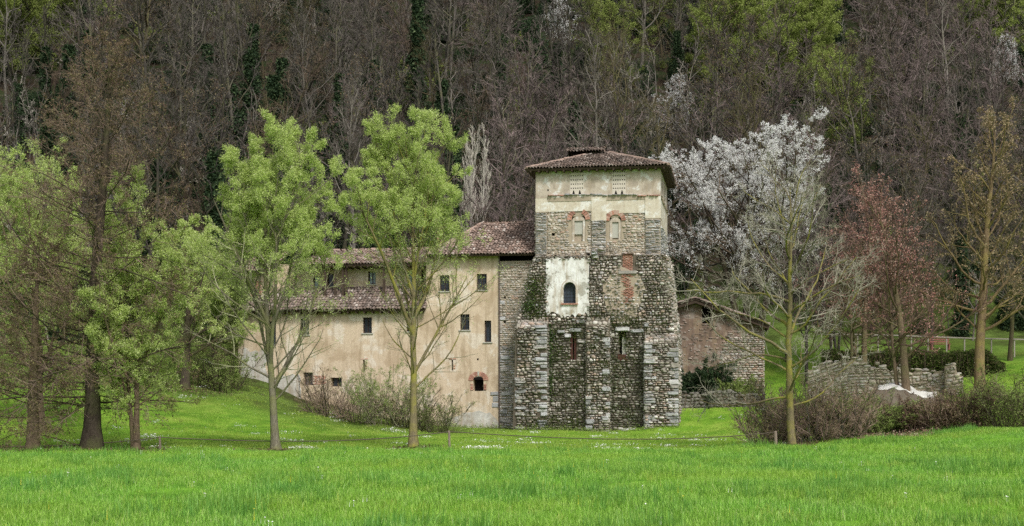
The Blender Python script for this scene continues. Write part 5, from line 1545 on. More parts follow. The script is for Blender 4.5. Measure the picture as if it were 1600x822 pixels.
plant_tree('walnut_tree', gp(1239, 59.6), dict(H=11.2, r=.175, twander=.06, flare=.2, tseg=12, stems=[dict(base=(0, 0), lean=(-.05, 0), h=1.), ], levels=[
    dict(n=28, tmin=.17, tmax=.93, ang=[88, 28], len=lin((0, 4.9), (.2, 5.2), (.5, 4.8), (1, 2.6)), rf=.0125, seg=10, wander=.14, trop=(0,0,.045), limb=True, k=6, rmin=.02),
    dict(n=8, tmin=.2, ang=[55, 40], len=rel(.42, .4), rf=.014, seg=6, wander=.16, trop=(0,0,.04), k=4, rmin=.01),
    dict(n=7, ang=[50, 40], len=rel(.52, .4), seg=4, wander=.18, trop=(0,0,.03), rmin=.0065),
    dict(n=3.6, ang=[48, 40], len=rel(.55, .3), seg=2, wander=.18, trop=(0,0,.03), rmin=.006)]), 46, M['bark_moss'], [M['twig_walnut']],
    'bare walnut tree with yellow mossy trunk and pale crooked branches beside a cord stake')
def maple_spec(H, r, ln):
    return dict(H=H, r=r, twander=.03, stems=[dict(base=(0, 0), lean=(-.02, 0), h=1.), dict(base=(-.3, .4), lean=(-.1, .06), h=.75, r=.5)], levels=[
        dict(n=26, tmin=.28, ang=[80, 36], len=lin((0, 4.4), (.3, 4.9), (1, 2.4)), rf=.014, seg=8, wander=.1, trop=(0,0,.06), limb=True, k=5, rmin=.014),
        dict(n=7.5, tmin=.2, ang=[54, 38], len=rel(.46), seg=5, wander=.13, trop=(0,0,.03), rmin=.009),
        dict(n=5.5, ang=[48, 38], len=rel(.52), seg=3, wander=.15, rmin=.006), dict(n=3.2, ang=[45, 35], len=rel(.6), seg=1, wander=.15, rmin=.005)],
        leaves=[dict(n=ln, l=.085, w=.07, spread=.04)])
plant_tree('maple_tree', gp(1417, 80), maple_spec(11.8, .27, 1.2), 51, M['bark_brown'], [M['twig_red'], M['bud_red']],
    'tree with rusty red spring flowers rising behind the ruined wall')
plant_tree('maple_tree', gp(1352, 97), maple_spec(12.6, .24, 1.1), 52, M['bark_brown'], [M['twig_red'], M['bud_red']],
    'taller-standing rusty red tree farther back, between walnut and the other red tree')
plant_tree('oak_tree', gp(1531, 80), dict(H=15.8, r=.33, twander=.025, levels=[
    dict(n=36, tmin=.24, ang=[78, 36], len=lin((0, 4.8), (.4, 5.2), (1, 2.2)), rf=.018, seg=9, wander=.12, trop=(0,0,.05), limb=True, k=5, rmin=.018),
    dict(n=7, tmin=.2, ang=[52, 38], len=rel(.42), seg=5, wander=.14, trop=(0,0,.03), limb=True, k=4, rmin=.01),
    dict(n=5, ang=[48, 38], len=rel(.5), seg=3, wander=.15, rmin=.007), dict(n=3, ang=[45, 35], len=rel(.6), seg=1, wander=.15, rmin=.005)],
    leaves=[dict(n=1.7, l=.11, w=.08, spread=.05)]), 63, M['bark_oak'], [M['twig_olive'], M['bud_tan']],
    'tall tree with orange-brown mossy trunk and sparse tan buds by the rail fence')
def blossom_spec(H, r, stems, n1=15, fl=6.5, size=.14):
    return dict(H=H, r=r, twander=.06, stems=stems, levels=[
        dict(n=n1, tmin=.25, ang=[74, 36], len=lin((0, H*.38), (.4, H*.42), (1, H*.26)), rf=.018, seg=8, wander=.11, trop=(0,0,.07), limb=True, k=5, rmin=.03),
        dict(n=8, tmin=.2, ang=[54, 38], len=rel(.48), seg=5, wander=.15, trop=(0,0,.02), rmin=.014),
        dict(n=6, ang=[48, 38], len=rel(.5), seg=3, wander=.15, rmin=.009), dict(n=2.4, ang=[48, 38], len=rel(.6), seg=1, wander=.15, rmin=.007)],
        leaves=[dict(n=fl, l=size, w=size, spread=.07, keep=lambda p, r_: r_.random(len(p)) < np.clip(.3 + .5*np.sin(p[:, 0]*1.3+1)*np.sin(p[:, 2]*1.1) + .05*p[:, 2], .15, 1))])
plant_tree('blossoming_cherry_tree', gp(1162, 110), blossom_spec(15.2, .3, [dict(base=(0, 0), lean=(-.22, 0), h=.92), dict(base=(.9, .3), lean=(.3, .05), h=1.02), dict(base=(.4, 1.), lean=(0, .1), h=.9)], 22, 7.5, .11), 71, M['bark_dark'], [M['twig_dark'], M['blossom']],
    'large tree covered in white blossom behind the tower and outbuilding')
plant_tree('bare_poplar_tree', gp(736, 104), dict(H=16.6, r=.2, twander=.02, stems=[dict(base=(0, 0), lean=(0, 0), h=1.), dict(base=(.4, .4), lean=(.04, 0), h=.95), dict(base=(-.4, .3), lean=(-.03, 0), h=.9)], levels=[
    dict(n=26, tmin=.25, ang=[30, 14], len=lin((0, 3.6), (1, 1.8)), rf=.014, seg=7, wander=.04, trop=(0,0,.16), limb=True, k=4, rmin=.02),
    dict(n=8, tmin=.1, ang=[28, 16], len=rel(.5), seg=4, wander=.05, trop=(0,0,.14), rmin=.014),
    dict(n=5, ang=[28, 20], len=rel(.5), seg=2, wander=.06, trop=(0,0,.1), rmin=.01)]), 81, M['bark_pale'], [M['twig_pale']],
    'narrow bare silvery poplar behind the roof between willow and tower')

# ------------------------------------------------------------------ shrubs and hedge bushes
def bush_spec(H, Rr, n, seed, leafn=2., l=.06, straight=.05, dense=1.0):
    r_ = np.random.default_rng(seed)
    st = []
    for i in range(n):
        a = r_.uniform(0, 2*math.pi); q = math.sqrt(r_.random()) * Rr * .45
        ln = r_.uniform(.1, .75)
        st.append(dict(base=(math.cos(a)*q, math.sin(a)*q), lean=(math.cos(a)*ln, math.sin(a)*ln), h=r_.uniform(.6, 1.1), r=r_.uniform(.5, 1.2)))
    return dict(H=H, r=.022, stems=st, tseg=7, twander=straight, ttrop=(0, 0, -.01), flare=0, tk=4, levels=[
        dict(n=7*dense, tmin=.12, ang=[45, 30], len=lambda L, t: L*.42*(1-.5*t), seg=5, wander=.13, trop=(0,0,.02), rmin=.007),
        dict(n=5*dense, ang=[48, 35], len=rel(.5), seg=2, wander=.16, rmin=.005),
        dict(n=3, ang=[48, 35], len=rel(.55), seg=1, wander=.18, rmin=.0038)],
        leaves=[dict(n=leafn, l=l, w=l*.55, spread=.04)])
BUSH = {}
def bush(name, x, Y, H, Rr, n, seed, bark, twig, leaf, label, group=None, leafn=2., l=.06, **k):
    g = gp(x, Y); g.z -= .05
    t = thing(name, g, label, 'bush', group)
    key = (bark, twig, leaf)
    if group == 'brush and bramble bushes along the edge of the meadow' and key in BUSH:
        ma, mc, H0 = BUSH[key]; q = H / H0
        t.rotation_euler = (0, 0, seed * 1.7); t.scale = (min(1.15, max(.9, q)),) * 2 + (q,)
        link('stem', ma, t); link('crown', mc, t)
        return t
    tk, cr = tree_parts(bush_spec(H, Rr, n, seed, leafn, l, **k), seed)
    ma, mc = tk.obj('stem', M[bark], t, True).data, cr.obj('crown', [M[twig], M[leaf]], t).data
    BUSH[key] = (ma, mc, H)
    return t
GW = 'wild bushes along the foot of the cream wall'
bush('wild_bush', 512, 86.3, 3.0, 2.2, 30, 1, 'bark_wood', 'twig_straw', 'bud_olive', 'grey-brown tangled bush below the two cellar windows', GW, 1.2)
bush('wild_bush', 558, 86, 2.6, 2., 30, 2, 'bark_wood', 'twig_straw', 'bud_olive', 'low brown tangled bush between the cellar windows and the greener bush', GW, .8)
bush('wild_bush', 603, 85, 3.9, 2.4, 30, 3, 'bark_willow', 'twig_willow', 'leaf_fresh', 'tall green-tipped bush just behind the mossy willow trunk', GW, 3., .08)
bush('wild_bush', 640, 86, 2.8, 2.2, 30, 4, 'bark_wood', 'twig_dark', 'bud_olive', 'dark brown bush behind the foot of the mossy willow', GW, 1.)
bush('wild_bush', 678, 84.6, 2.7, 1.9, 30, 5, 'bark_willow', 'twig_olive', 'leaf_fresh', 'olive bush nearest to the arched oven opening', GW, 1.5)
bush('wild_bush', 345, 88, 3.0, 2.4, 30, 6, 'bark_dark', 'twig_dark', 'leaf_fresh', 'dark leafy bush at the far end corner of the wing', None, 3., .09)
GR = 'brush and bramble bushes along the edge of the meadow'
HB = [(1205, 61.5, 2.6, 'bark_wood', 'twig_straw', 'bud_olive', 1., 'grey brush bush behind the cord stake'),
 (1238, 62.5, 2.9, 'bark_wood', 'twig_dark', 'bud_olive', 1., 'dark brush bush right behind the walnut trunk'),
 (1272, 60.8, 2.8, 'bark_wood', 'twig_straw', 'bud_brown', .8, 'straw-brown upright brush bush next to the walnut trunk'),
 (1300, 62.5, 2.7, 'bark_willow', 'twig_olive', 'leaf_fresh', 2., 'greenish taller bush behind the straw-brown brush'),
 (1337, 66, 2.1, 'bark_willow', 'twig_olive', 'leaf_fresh', 1.8, 'thin green bush in front of the highest part of the ruined wall'),
 (1222, 66, 2.7, 'bark_wood', 'twig_grey', 'bud_olive', .8, 'tall grey brush behind the walnut trunk, before the outbuilding corner'),
 (1322, 61.0, 2.6, 'bark_wood', 'twig_straw', 'bud_brown', .8, 'brown dense brush bush beside the dark hollow of the hedge'),
 (1352, 64.5, 1.9, 'bark_dark', 'twig_dark', 'leaf_fresh', 2.4, 'dark bush with green top above the hollow in the hedge'),
 (1385, 65, 1.6, 'bark_dark', 'twig_dark', 'leaf_fresh', 2.4, 'leafy dark bush in front of the pale sheet'),
 (1418, 64.5, 1.6, 'bark_dark', 'twig_red', 'bud_brown', 1.5, 'reddish bramble bush just below the rusty red tree'),
 (1448, 63.5, 1.7, 'bark_dark', 'twig_red', 'bud_brown', 1.5, 'reddish bramble bush below the end of the pale sheet'),
 (1480, 63, 2.1, 'bark_dark', 'twig_straw', 'bud_brown', 1.5, 'brown bramble bush below the ruined pier'),
 (1512, 63, 2.1, 'bark_dark', 'twig_red', 'bud_brown', 1.5, 'brown-red bramble bush before the tall mossy-trunked tree'),
 (1546, 62.5, 2.4, 'bark_willow', 'twig_olive', 'leaf_fresh', 2.6, 'green young bush past the tall mossy-trunked tree'),
 (1582, 62, 2.9, 'bark_willow', 'twig_olive', 'leaf_fresh', 2.6, 'last green bush at the far end of the bramble hedge'),
 (1620, 62, 2.6, 'bark_dark', 'twig_straw', 'leaf_fresh', 2., 'leafy bush where the hedge leaves the picture')]
for i, (x, Y, H, bk, tw, lf, ln, lab) in enumerate(HB):
    bush('hedge_bush', x, Y, H, 1.5, 28, 100+i, bk, tw, lf, lab, GR, ln, .07, dense=1.15)
bush('evergreen_bush', 1092, 93.0, 3.1, 2.3, 30, 150, 'bark_dark', 'twig_dark', 'ivy_wood', 'dark evergreen bush between the tower and the outbuilding', None, 9., .15)
bush('wild_bush', 1150, 92.6, 2.0, 1.8, 24, 152, 'bark_dark', 'twig_dark', 'leaf_fresh', 'loose half-green bush at the foot of the outbuilding wall', None, 4., .1)
bush('evergreen_bush', 1070, 92.3, 2.3, 1.4, 24, 151, 'bark_dark', 'twig_dark', 'ivy_wood', 'small dark evergreen bush touching the tower corner', None, 9., .14)
# leaf mass standing in for the dark grassy bank under the path
r = np.random.default_rng(77)
g0 = gp(1470, 98.5); mb = MB(); core = MB()
n_ = 50000
t_ = r.random(n_); xp_ = 1285 + 285*t_; Yh = 98.5 + r.uniform(-1.2, 1.2, n_)
X = (xp_-800)/F*Yh; gzv = hz(X, Yh); tp_ = np.clip((1572-xp_)/30, .12, 1)
top = np.maximum(EYE + (HZ - 550 + 2*np.sin(xp_*.05) - 1.5*np.sin(xp_*.23) + 4*r.random(n_)**2)/F*Yh, gzv + .2)
Z = gzv + (top-gzv)*tp_*r.random(n_)**.8
leaves(mb, r, np.stack([X, Yh, Z], -1), .13, .09, 1, .2)
br = dict(p=np.stack([np.stack([X[:900], Yh[:900], gzv[:900]-.1], -1), np.stack([X[:900]+r.normal(0,.2,900), Yh[:900]+r.normal(0,.1,900), (gzv + (top-gzv)*tp_)[:900]-.1], -1)], 1), r=np.full((900, 2), .012))
tubes(mb, br, 3, 0)
o = thing('hedge', g0, 'dark green overgrown bank below the rail fence', 'hedge')
mb.obj('foliage', [M['twig_dark'], M['wall_weed']], o, org=g0)

# ------------------------------------------------------------------ the wooded hillside
def ivy_part(root, H, r0, seed, n_=5200, top=.62, mat='ivy_wood'):
    r_ = np.random.default_rng(seed); mb = MB()
    z = r_.random(n_)**.85 * H*top; a = r_.uniform(0, 2*math.pi, n_)
    rad = r0*1.2 + np.abs(r_.normal(0, .2, n_)) * (1 + .9*np.sin(z*1.3+seed)**2) * (1.25 - z/(H*top))
    leaves(mb, r_, np.stack([np.cos(a)*rad, np.sin(a)*rad, z], -1), .2, .16, 0, .3)
    return mb.obj('ivy', M[mat], root)
def wood_spec(H, r, tmin=.3, n1=17, spread=.3, ang=(58, 26), wander=.13, trop=.05, dens=.95, leaves=None, stems=None, tw=.05):
    return dict(H=H, r=r, twander=tw, stems=stems or [dict(base=(0, 0), lean=(0, 0), h=1.)], tk=6, levels=[
        dict(n=n1, tmin=tmin, ang=list(ang), len=lin((0, H*spread), (.4, H*spread), (1, H*spread*.5)), rf=.016, seg=6, wander=wander, trop=(0,0,trop), limb=True, k=4, rmin=.036),
        dict(n=6*dens, tmin=.15, ang=[52, 34], len=rel(.5), seg=4, wander=.14, trop=(0,0,.03), rmin=.02),
        dict(n=5.5*dens, ang=[52, 36], len=rel(.52), seg=3, wander=.17, trop=(0,0,.02), rmin=.012),
        dict(n=4.2*dens, ang=[50, 36], len=rel(.6), seg=1, wander=.18, trop=(0,0,.01), rmin=.0075)], leaves=leaves or [])
KINDS = {}
LF = lambda n, l=.16: [dict(n=n, l=l, w=l*.7, spread=.12)]
SHORT = dict(b1='bare grey-brown tree', b2='slender bare pale-trunked tree', b3='broad bare purplish tree', b4='bare mossy crooked tree', b5='bare many-stemmed tree', b6='tree in pinkish-brown bud',
    i1='bare-topped ivy-wrapped tree', i2='dark ivy-smothered tree', g1='rounded yellow-green tree', g2='thinly green-leafed tree', c1='white blossoming tree')
def kind(key, name, spec, seed, bark, mats, label, group, ivy=None):
    t = plant_tree(name, (0, 0, 0), spec, seed, M[bark], [M[q] for q in mats], label, 'tree', group)
    if ivy: ivy_part(t, spec['H'], spec['r'], seed, **ivy)
    KINDS[key] = [t, 0, spec['H']]
GB = 'bare trees of the wooded hillside'; GI = 'ivy-clad trees of the wooded hillside'; GG = 'trees in fresh leaf on the wooded hillside'; GC = 'white blossoming trees on the wooded hillside'
kind('b1', 'bare_tree', wood_spec(14, .17, .26, 18, .36, (68, 30)), 201, 'bark_wood', ['twig_grey'], 'bare grey-brown tree with an ascending twiggy crown on the wooded hillside', GB)
kind('b2', 'bare_tree', wood_spec(15, .16, .45, 16, .24, (50, 22), tw=.05), 202, 'bark_wood_pale', ['twig_woodpale'], 'bare tree with slender pale grey trunk on the wooded hillside', GB)
kind('b3', 'bare_tree', wood_spec(12.5, .18, .2, 21, .42, (74, 36), .14), 203, 'bark_wood', ['twig_purple'], 'bare broad tree with purplish-brown twigs on the wooded hillside', GB)
kind('b4', 'bare_tree', wood_spec(14, .19, .25, 17, .4, (70, 32), .16), 204, 'bark_wood_moss', ['twig_olive'], 'bare tree with mossy olive trunk and crooked limbs on the wooded hillside', GB)
kind('b5', 'bare_tree', wood_spec(13, .13, .2, 13, .3, (48, 22), stems=[dict(base=(0, 0), lean=(-.14, 0), h=1.), dict(base=(.2, .1), lean=(.17, .05), h=.92), dict(base=(0, .3), lean=(.03, .15), h=.85)]), 205, 'bark_wood', ['twig_purple'], 'bare many-stemmed tree fanning out from one foot on the wooded hillside', GB)
kind('b6', 'bare_tree', wood_spec(13.5, .17, .22, 20, .4, (72, 34), leaves=LF(1.2, .09)), 206, 'bark_wood', ['twig_grey', 'bud_brown'], 'tree with pinkish-brown opening buds on the wooded hillside', GB)
kind('i1', 'ivy_clad_tree', wood_spec(14, .2, .4, 14, .28), 211, 'bark_wood', ['twig_grey'], 'bare-topped tree with its trunk wrapped in dark ivy on the wooded hillside', GI, dict(n_=9000, top=.6))
kind('i2', 'ivy_clad_tree', wood_spec(12, .18, .35, 13, .3), 212, 'bark_dark', ['twig_dark'], 'dark tree smothered in ivy almost to its top on the wooded hillside', GI, dict(n_=12000, top=.85))
kind('g1', 'leafing_tree', wood_spec(9, .2, .15, 24, .52, (84, 36), leaves=LF(11, .13)), 221, 'bark_wood', ['twig_olive', 'leaf_wood_green'], 'rounded tree in bright yellow-green leaf on the wooded hillside', GG)
kind('g2', 'leafing_tree', wood_spec(11, .16, .2, 18, .42, (74, 34), leaves=LF(4.5, .11)), 222, 'bark_wood_moss', ['twig_olive', 'leaf_wood_green'], 'tree with a thin haze of young green leaves on the wooded hillside', GG)
kind('c1', 'blossoming_tree', blossom_spec(11, .18, [dict(base=(0, 0), lean=(0, 0), h=1.), dict(base=(.3, 0), lean=(.2, 0), h=.8)], 13, 2.6, .15), 231, 'bark_dark', ['twig_dark', 'blossom'], 'white blossoming tree among the bare trees of the wooded hillside', GC)
def put(key, loc, rz, s):
    k = KINDS[key]
    if k[1] == 0:
        t = k[0]; t.location = loc; t.rotation_euler = (0, 0, rz); t.scale = (s, s, s)
    else:
        t = copy_tree(k[0], loc, rz, s)
    k[1] += 1
    X, Y, z = loc
    xp_, yp_ = crown_px(X, Y, z, k[2]*s)
    mark = next(m_ for lim, m_ in ((-30, 'beyond the dark alder'), (100, 'behind the thick-trunked willow'), (190, 'behind the tall dark alder'), (300, 'behind the twin-stemmed willow'), (370, 'left of the leaning willow'),
        (470, 'behind the leaning willow'), (560, 'between the two large willows'), (690, 'behind the mossy willow'), (790, 'behind the silvery poplar'), (880, 'just left of the tower roof'), (1000, 'straight above the tower roof'),
        (1080, 'just right of the tower roof'), (1180, 'behind the big blossom tree'), (1280, 'behind the walnut tree'), (1380, 'right of the walnut crown'), (1460, 'behind the rusty red tree'), (1560, 'behind the tall oak'), (9999, 'beyond the tall oak')) if xp_ < lim)
    row = next(m_ for lim, m_ in ((-10, 'highest on the hill'), (60, 'high on the hill'), (130, 'upper slope'), (200, 'middle slope'), (280, 'lower slope'), (9999, 'foot of the hill')) if yp_ < lim)
    t['label'] = SHORT[key] + ', ' + row + ', ' + mark
    return t
def crown_px(X, Y, z, H):
    return 800 + X/Y*F, HZ - (z + H*.62 - EYE)/Y*F
GREEN = [(60, 20, 110, 55, 'g1'), (1120, 75, 62, 62, 'g1'), (960, 45, 55, 50, 'g2'), (1265, 90, 30, 32, 'g1'), (1590, 20, 55, 35, 'g1'), (1230, 22, 50, 25, 'g2'), (1320, 170, 50, 50, 'g2'),
         (1050, 135, 34, 28, 'c1'), (868, 8, 38, 24, 'c1'), (1575, 70, 42, 38, 'c1')]
rw_ = np.random.default_rng(909)
pos_f = []
sp_n0 = 0
def far_enough(X, Y, d):
    if any(k_[0] in 'gc' and abs(X-a)*1. < 5.5 and -2 < b_ - Y < 14 for a, b_, k_, *_ in pos_f[:sp_n0]): return False
    return all((X-a)**2 + (Y-b_)**2 > d*d for a, b_, *_ in pos_f)
tries = 0
# specials first
for (cx, cy, rx_, ry_, kd) in GREEN:
    H = KINDS[kd][2]; m_ = 2 if kd != 'c1' else 1
    if rx_ > 80: m_ = 5
    for q in range(m_):
        tx, ty = cx + rw_.uniform(-.6, .6)*rx_*(m_ > 1), cy + rw_.uniform(-.6, .6)*ry_*(m_ > 1)
        best = None
        for Y in np.arange(104, 225, .5):
            X = (tx-800)/F*Y; z = float(hz(X, Y)); e = abs(crown_px(X, Y, z, H)[1] - ty)
            if best is None or e < best[0]: best = (e, X, Y, z)
        _, X, Y, z = best
        pos_f.append((X, Y, kd, rw_.uniform(1.1, 1.35) if kd == 'g1' else .62 if kd == 'c1' else rw_.uniform(.85, 1.1)))
sp_n0 = len(pos_f)
while len(pos_f) < 284 and tries < 60000:
    tries += 1
    Y = 101 + 92 * rw_.random()**1.1
    X = rw_.uniform(-.40, .40) * Y
    if X > 6 and Y < 111 + 2*math.sin(X*.4): continue
    if X > 12 and Y < 118 and rw_.random() < .3: continue
    if abs(X - (1162-800)/F*110) < 7 and Y < 120: continue
    if not far_enough(X, Y, 4.6 if Y < 150 else 5.2): continue
    z = float(hz(X, Y)); cx, cy = crown_px(X, Y, z, 14)
    pn = mnoise.noise(Vector((X*.045, Y*.045, 3.1)))
    pr_ = rw_.random()
    if cx > 1180 and pr_ > .25: kd = rw_.choice(['b3', 'b6', 'b5', 'b3', 'b4'])
    elif cx < 720 and cy > 60 and pr_ < .6: kd = 'i1' if pr_ < .38 else 'i2'
    elif pr_ < .1: kd = 'i1'
    elif pr_ < .14: kd = 'i2'
    elif pr_ < .17 and cy < 150 and cx > 850: kd = 'g2'
    elif pn > .12: kd = rw_.choice(['b3', 'b5', 'b6', 'b1'] if cx > 700 else ['b1', 'b4', 'b6', 'b1'])
    elif pn < -.12: kd = rw_.choice(['b4', 'b2', 'b1', 'b1', 'b3', 'b6'])
    else: kd = rw_.choice(['b1', 'b1', 'b3', 'b4', 'b5', 'b6'])
    pos_f.append((X, Y, kd, rw_.uniform(.8, 1.35)))
for X, Y, kd, s in pos_f:
    put(kd, (X, Y, float(hz(X, Y)) - .1), rw_.uniform(0, 6.28), s)
for (x_, Y_, kd_, s_) in ((1262, 99, 'b1', .8), (1306, 102, 'b5', .9), (1330, 92, 'b4', .62), (1392, 108, 'b6', .9), (1455, 108, 'b1', .85), (1578, 101, 'b4', .95), (1606, 93, 'b6', .9), (1230, 104, 'b3', .8)):
    put(kd_, gp(x_, Y_), x_*.7, s_)
# single ivy tree behind the tall mossy one
t = put('i1', gp(1503, 112), 1.0, .95); t['label'] = 'ivy-wrapped trunk standing just behind the tall mossy tree by the rail fence'
# the trees above and beyond, one wood
def source(objs):
    out_ = []
    for i, o in enumerate(objs):
        c_ = bpy.data.objects.new('source%02d' % i, o); out_.append(c_)
    return out_
def tree_mesh(spec, seed, bark, mats):
    tk, cr = tree_parts(spec, seed)
    mb = MB(); mb.v = tk.v + cr.v; mb.idx = tk.idx + [a + tk.n for a in cr.idx]; mb.tot = tk.tot + cr.tot
    mb.mat = tk.mat + [a + 1 for a in cr.mat]; mb.n = tk.n + cr.n
    return mb.mesh('wood_tree', [M[bark]] + [M[q] for q in mats])
WM = [tree_mesh(wood_spec(14, .17, dens=.95), 301, 'bark_wood', ['twig_grey']), tree_mesh(wood_spec(13, .17, .25, 17, .33, (62, 34)), 302, 'bark_wood', ['twig_purple']),
      tree_mesh(wood_spec(13, .17, .25, 15, .3), 303, 'bark_wood_moss', ['twig_olive'])]
P_ = []
while len(P_) < 420:
    Y = rw_.uniform(190, 262); X = rw_.uniform(-.55, .55)*Y; P_.append((X, Y, float(hz(X, Y)) - .1))
while len(P_) < 700:     # wings of the wood outside the picture
    Y = rw_.uniform(105, 200); X = rw_.choice([-1, 1]) * rw_.uniform(.41, .62)*Y; P_.append((X, Y, float(hz(X, Y)) - .1))
P_ = np.array(P_); n_ = len(P_)
scatter('far_woods', P_, rw_.uniform(0, 6.28, n_), rw_.uniform(.8, 1.2, n_), np.zeros((n_, 2)), source(WM), rw_.integers(0, 3, n_), 'wood of bare trees continuing up and along the hillside')
# undergrowth between the trunks: brush, saplings, ivy mounds
def bush_mesh(H, Rr, n, seed, bark, mats, leafn, l, dense=.7):
    tk, cr = tree_parts(bush_spec(H, Rr, n, seed, leafn, l, dense=dense), seed)
    mb = MB(); mb.v = tk.v + cr.v; mb.idx = tk.idx + [a + tk.n for a in cr.idx]; mb.tot = tk.tot + cr.tot
    mb.mat = tk.mat + [a + 1 for a in cr.mat]; mb.n = tk.n + cr.n
    return mb.mesh('undergrowth', [M[bark]] + [M[q] for q in mats])
def ivy_mound(seed, R_=1.3, Hh=1.6, n_=2600, mat='ivy_wood'):
    r_ = np.random.default_rng(seed); mb = MB()
    v = nrm(r_.normal(size=(n_, 3))) * r_.uniform(.55, 1.05, (n_, 1)); v[:, 2] = np.abs(v[:, 2])
    v *= 1 + .3*np.sin(v[:, :1]*5+seed)*np.sin(v[:, 1:2]*4)
    v *= (R_, R_, Hh); leaves(mb, r_, v, .17, .13, 0, .2); return mb.mesh('ivy_mound', [M[mat]])
sap = lambda H, seed, mats: tree_mesh(wood_spec(H, .06, .25, 12, .22, (50, 24), dens=.7), seed, 'bark_wood_pale', mats)
UM = [bush_mesh(3.2, 2.2, 16, 401, 'bark_wood', ['twig_grey', 'bud_brown'], .8, .12), bush_mesh(2.6, 2.2, 16, 402, 'bark_wood', ['twig_purple', 'bud_olive'], .8, .12),
      ivy_mound(403), ivy_mound(404, 1.0, 2.6), sap(8.5, 405, ['twig_grey']), sap(7, 406, ['twig_pale']), bush_mesh(2.4, 2., 14, 407, 'bark_wood', ['twig_olive', 'leaf_wood_green'], 3., .13)]
P_, K_ = [], []
while len(P_) < 1900:
    Y = rw_.uniform(100, 205); X = rw_.uniform(-.45, .45)*Y
    if X > 5 and Y < 123 and rw_.random() < .9: continue
    if X > 5 and Y < 110: continue
    P_.append((X, Y, float(hz(X, Y)) - .1))
    pn = mnoise.noise(Vector((X*.06, Y*.06, 9.)))
    left_ = X < 0
    K_.append(int(rw_.choice([2, 3, 3, 2, 5, 4] if (pn > .02 or (left_ and rw_.random() < .55)) else [0, 1, 4, 5, 2, 3, 6])))
P_ = np.array(P_); n_ = len(P_)
scatter('woodland_undergrowth', P_, rw_.uniform(0, 6.28, n_), rw_.uniform(.6, 1.35, n_), rw_.normal(0, .06, (n_, 2)), source(UM), K_, 'brush, ivy and saplings between the trees of the hillside')
# fallen leaves on the floor below the hedge hollow and at the wood edge
r = np.random.default_rng(500)
n_ = 2600; xp_ = r.uniform(1340, 1460, n_); Yl = r.uniform(59, 64, n_); X = (xp_-800)/F*Yl
mb = MB(); leaves(mb, r, np.stack([X, Yl, hz(X, Yl) + .03 + .2*r.random(n_)**3], -1), .08, .06)
tag(mb.obj('fallen_leaves', M['leaf_litter']), 'pinkish fallen leaves under the bramble hedge', kind='stuff')

mb = MB()
for x_, Y_, q_ in ((432, 57.6, 1.), (646, 61, 1.), (62, 67, 1.4), (214, 57.8, 1.2), (143, 57.5, 2.2), (52, 57.6, 1.8), (1239, 59.6, 1.2), (289, 86, 3.), (338, 91, 2.5), (1417, 80, 1.5), (1531, 80, 1.5)):
    c_ = gp(x_, Y_); m_ = int(420*q_)
    a_ = r.uniform(0, 6.28, m_); d_ = .2 + np.abs(r.normal(0, .6*q_, m_))
    X, Y = c_.x + np.cos(a_)*d_, c_.y + np.sin(a_)*d_
    leaves(mb, r, np.stack([X, Y, hz(X, Y) + .03 + .08*r.random(m_)], -1), .09, .07)
tag(mb.obj('fallen_twigs', M['litter_dark']), 'brown leaf litter and twigs round the tree feet', kind='stuff')

# ------------------------------------------------------------------ grass
def m_grass(name, stops, dry=None):
    m, n, b = mat_new(name)
    col = ramp(n, stops, island(n))
    # broad natural drifts of yellower and bluer grass
    geo = n.nodes.new('ShaderNodeNewGeometry')
    t = n.nodes.new('ShaderNodeTexNoise'); t.inputs['Scale'].default_value = .16; t.inputs['Detail'].default_value = 5
    n.links.new(geo.outputs['Position'], t.inputs['Vector'])
    f = ramp(n, [(.38, (0,0,0)), (.62, (.75,)*3)], t.outputs['Fac'])
    col = mix(n, f, col, mix(n, .5, col, dry or (.2,.36,.03)))
    n.links.new(col, b.inputs['Base Color']); b.inputs['Roughness'].default_value = .45; b.inputs['Specular IOR Level'].default_value = .35
    tr = n.nodes.new('ShaderNodeBsdfTranslucent'); n.links.new(col, tr.inputs['Color'])
    ms = n.nodes.new('ShaderNodeMixShader'); ms.inputs[0].default_value = .35
    n.links.new(b.outputs[0], ms.inputs[1]); n.links.new(tr.outputs[0], ms.inputs[2])
    n.links.new(ms.outputs[0], n.nodes['Material Output'].inputs['Surface'])
    return m
M['grass_meadow'] = m_grass('grass_meadow', [(0, (.09,.23,.03)), (.3, (.19,.44,.05)), (.75, (.31,.59,.085)), (.92, (.42,.6,.17)), (1, (.58,.55,.36))], (.4,.52,.05))
M['grass_lawn'] = m_grass('grass_lawn', [(0, (.12,.26,.025)), (.5, (.25,.43,.045)), (1, (.38,.5,.1))], (.38,.4,.08))
M['grass_dark'] = m_grass('grass_dark', [(0, (.07,.21,.03)), (.5, (.14,.36,.055)), (1, (.24,.46,.1))], (.25,.4,.05))
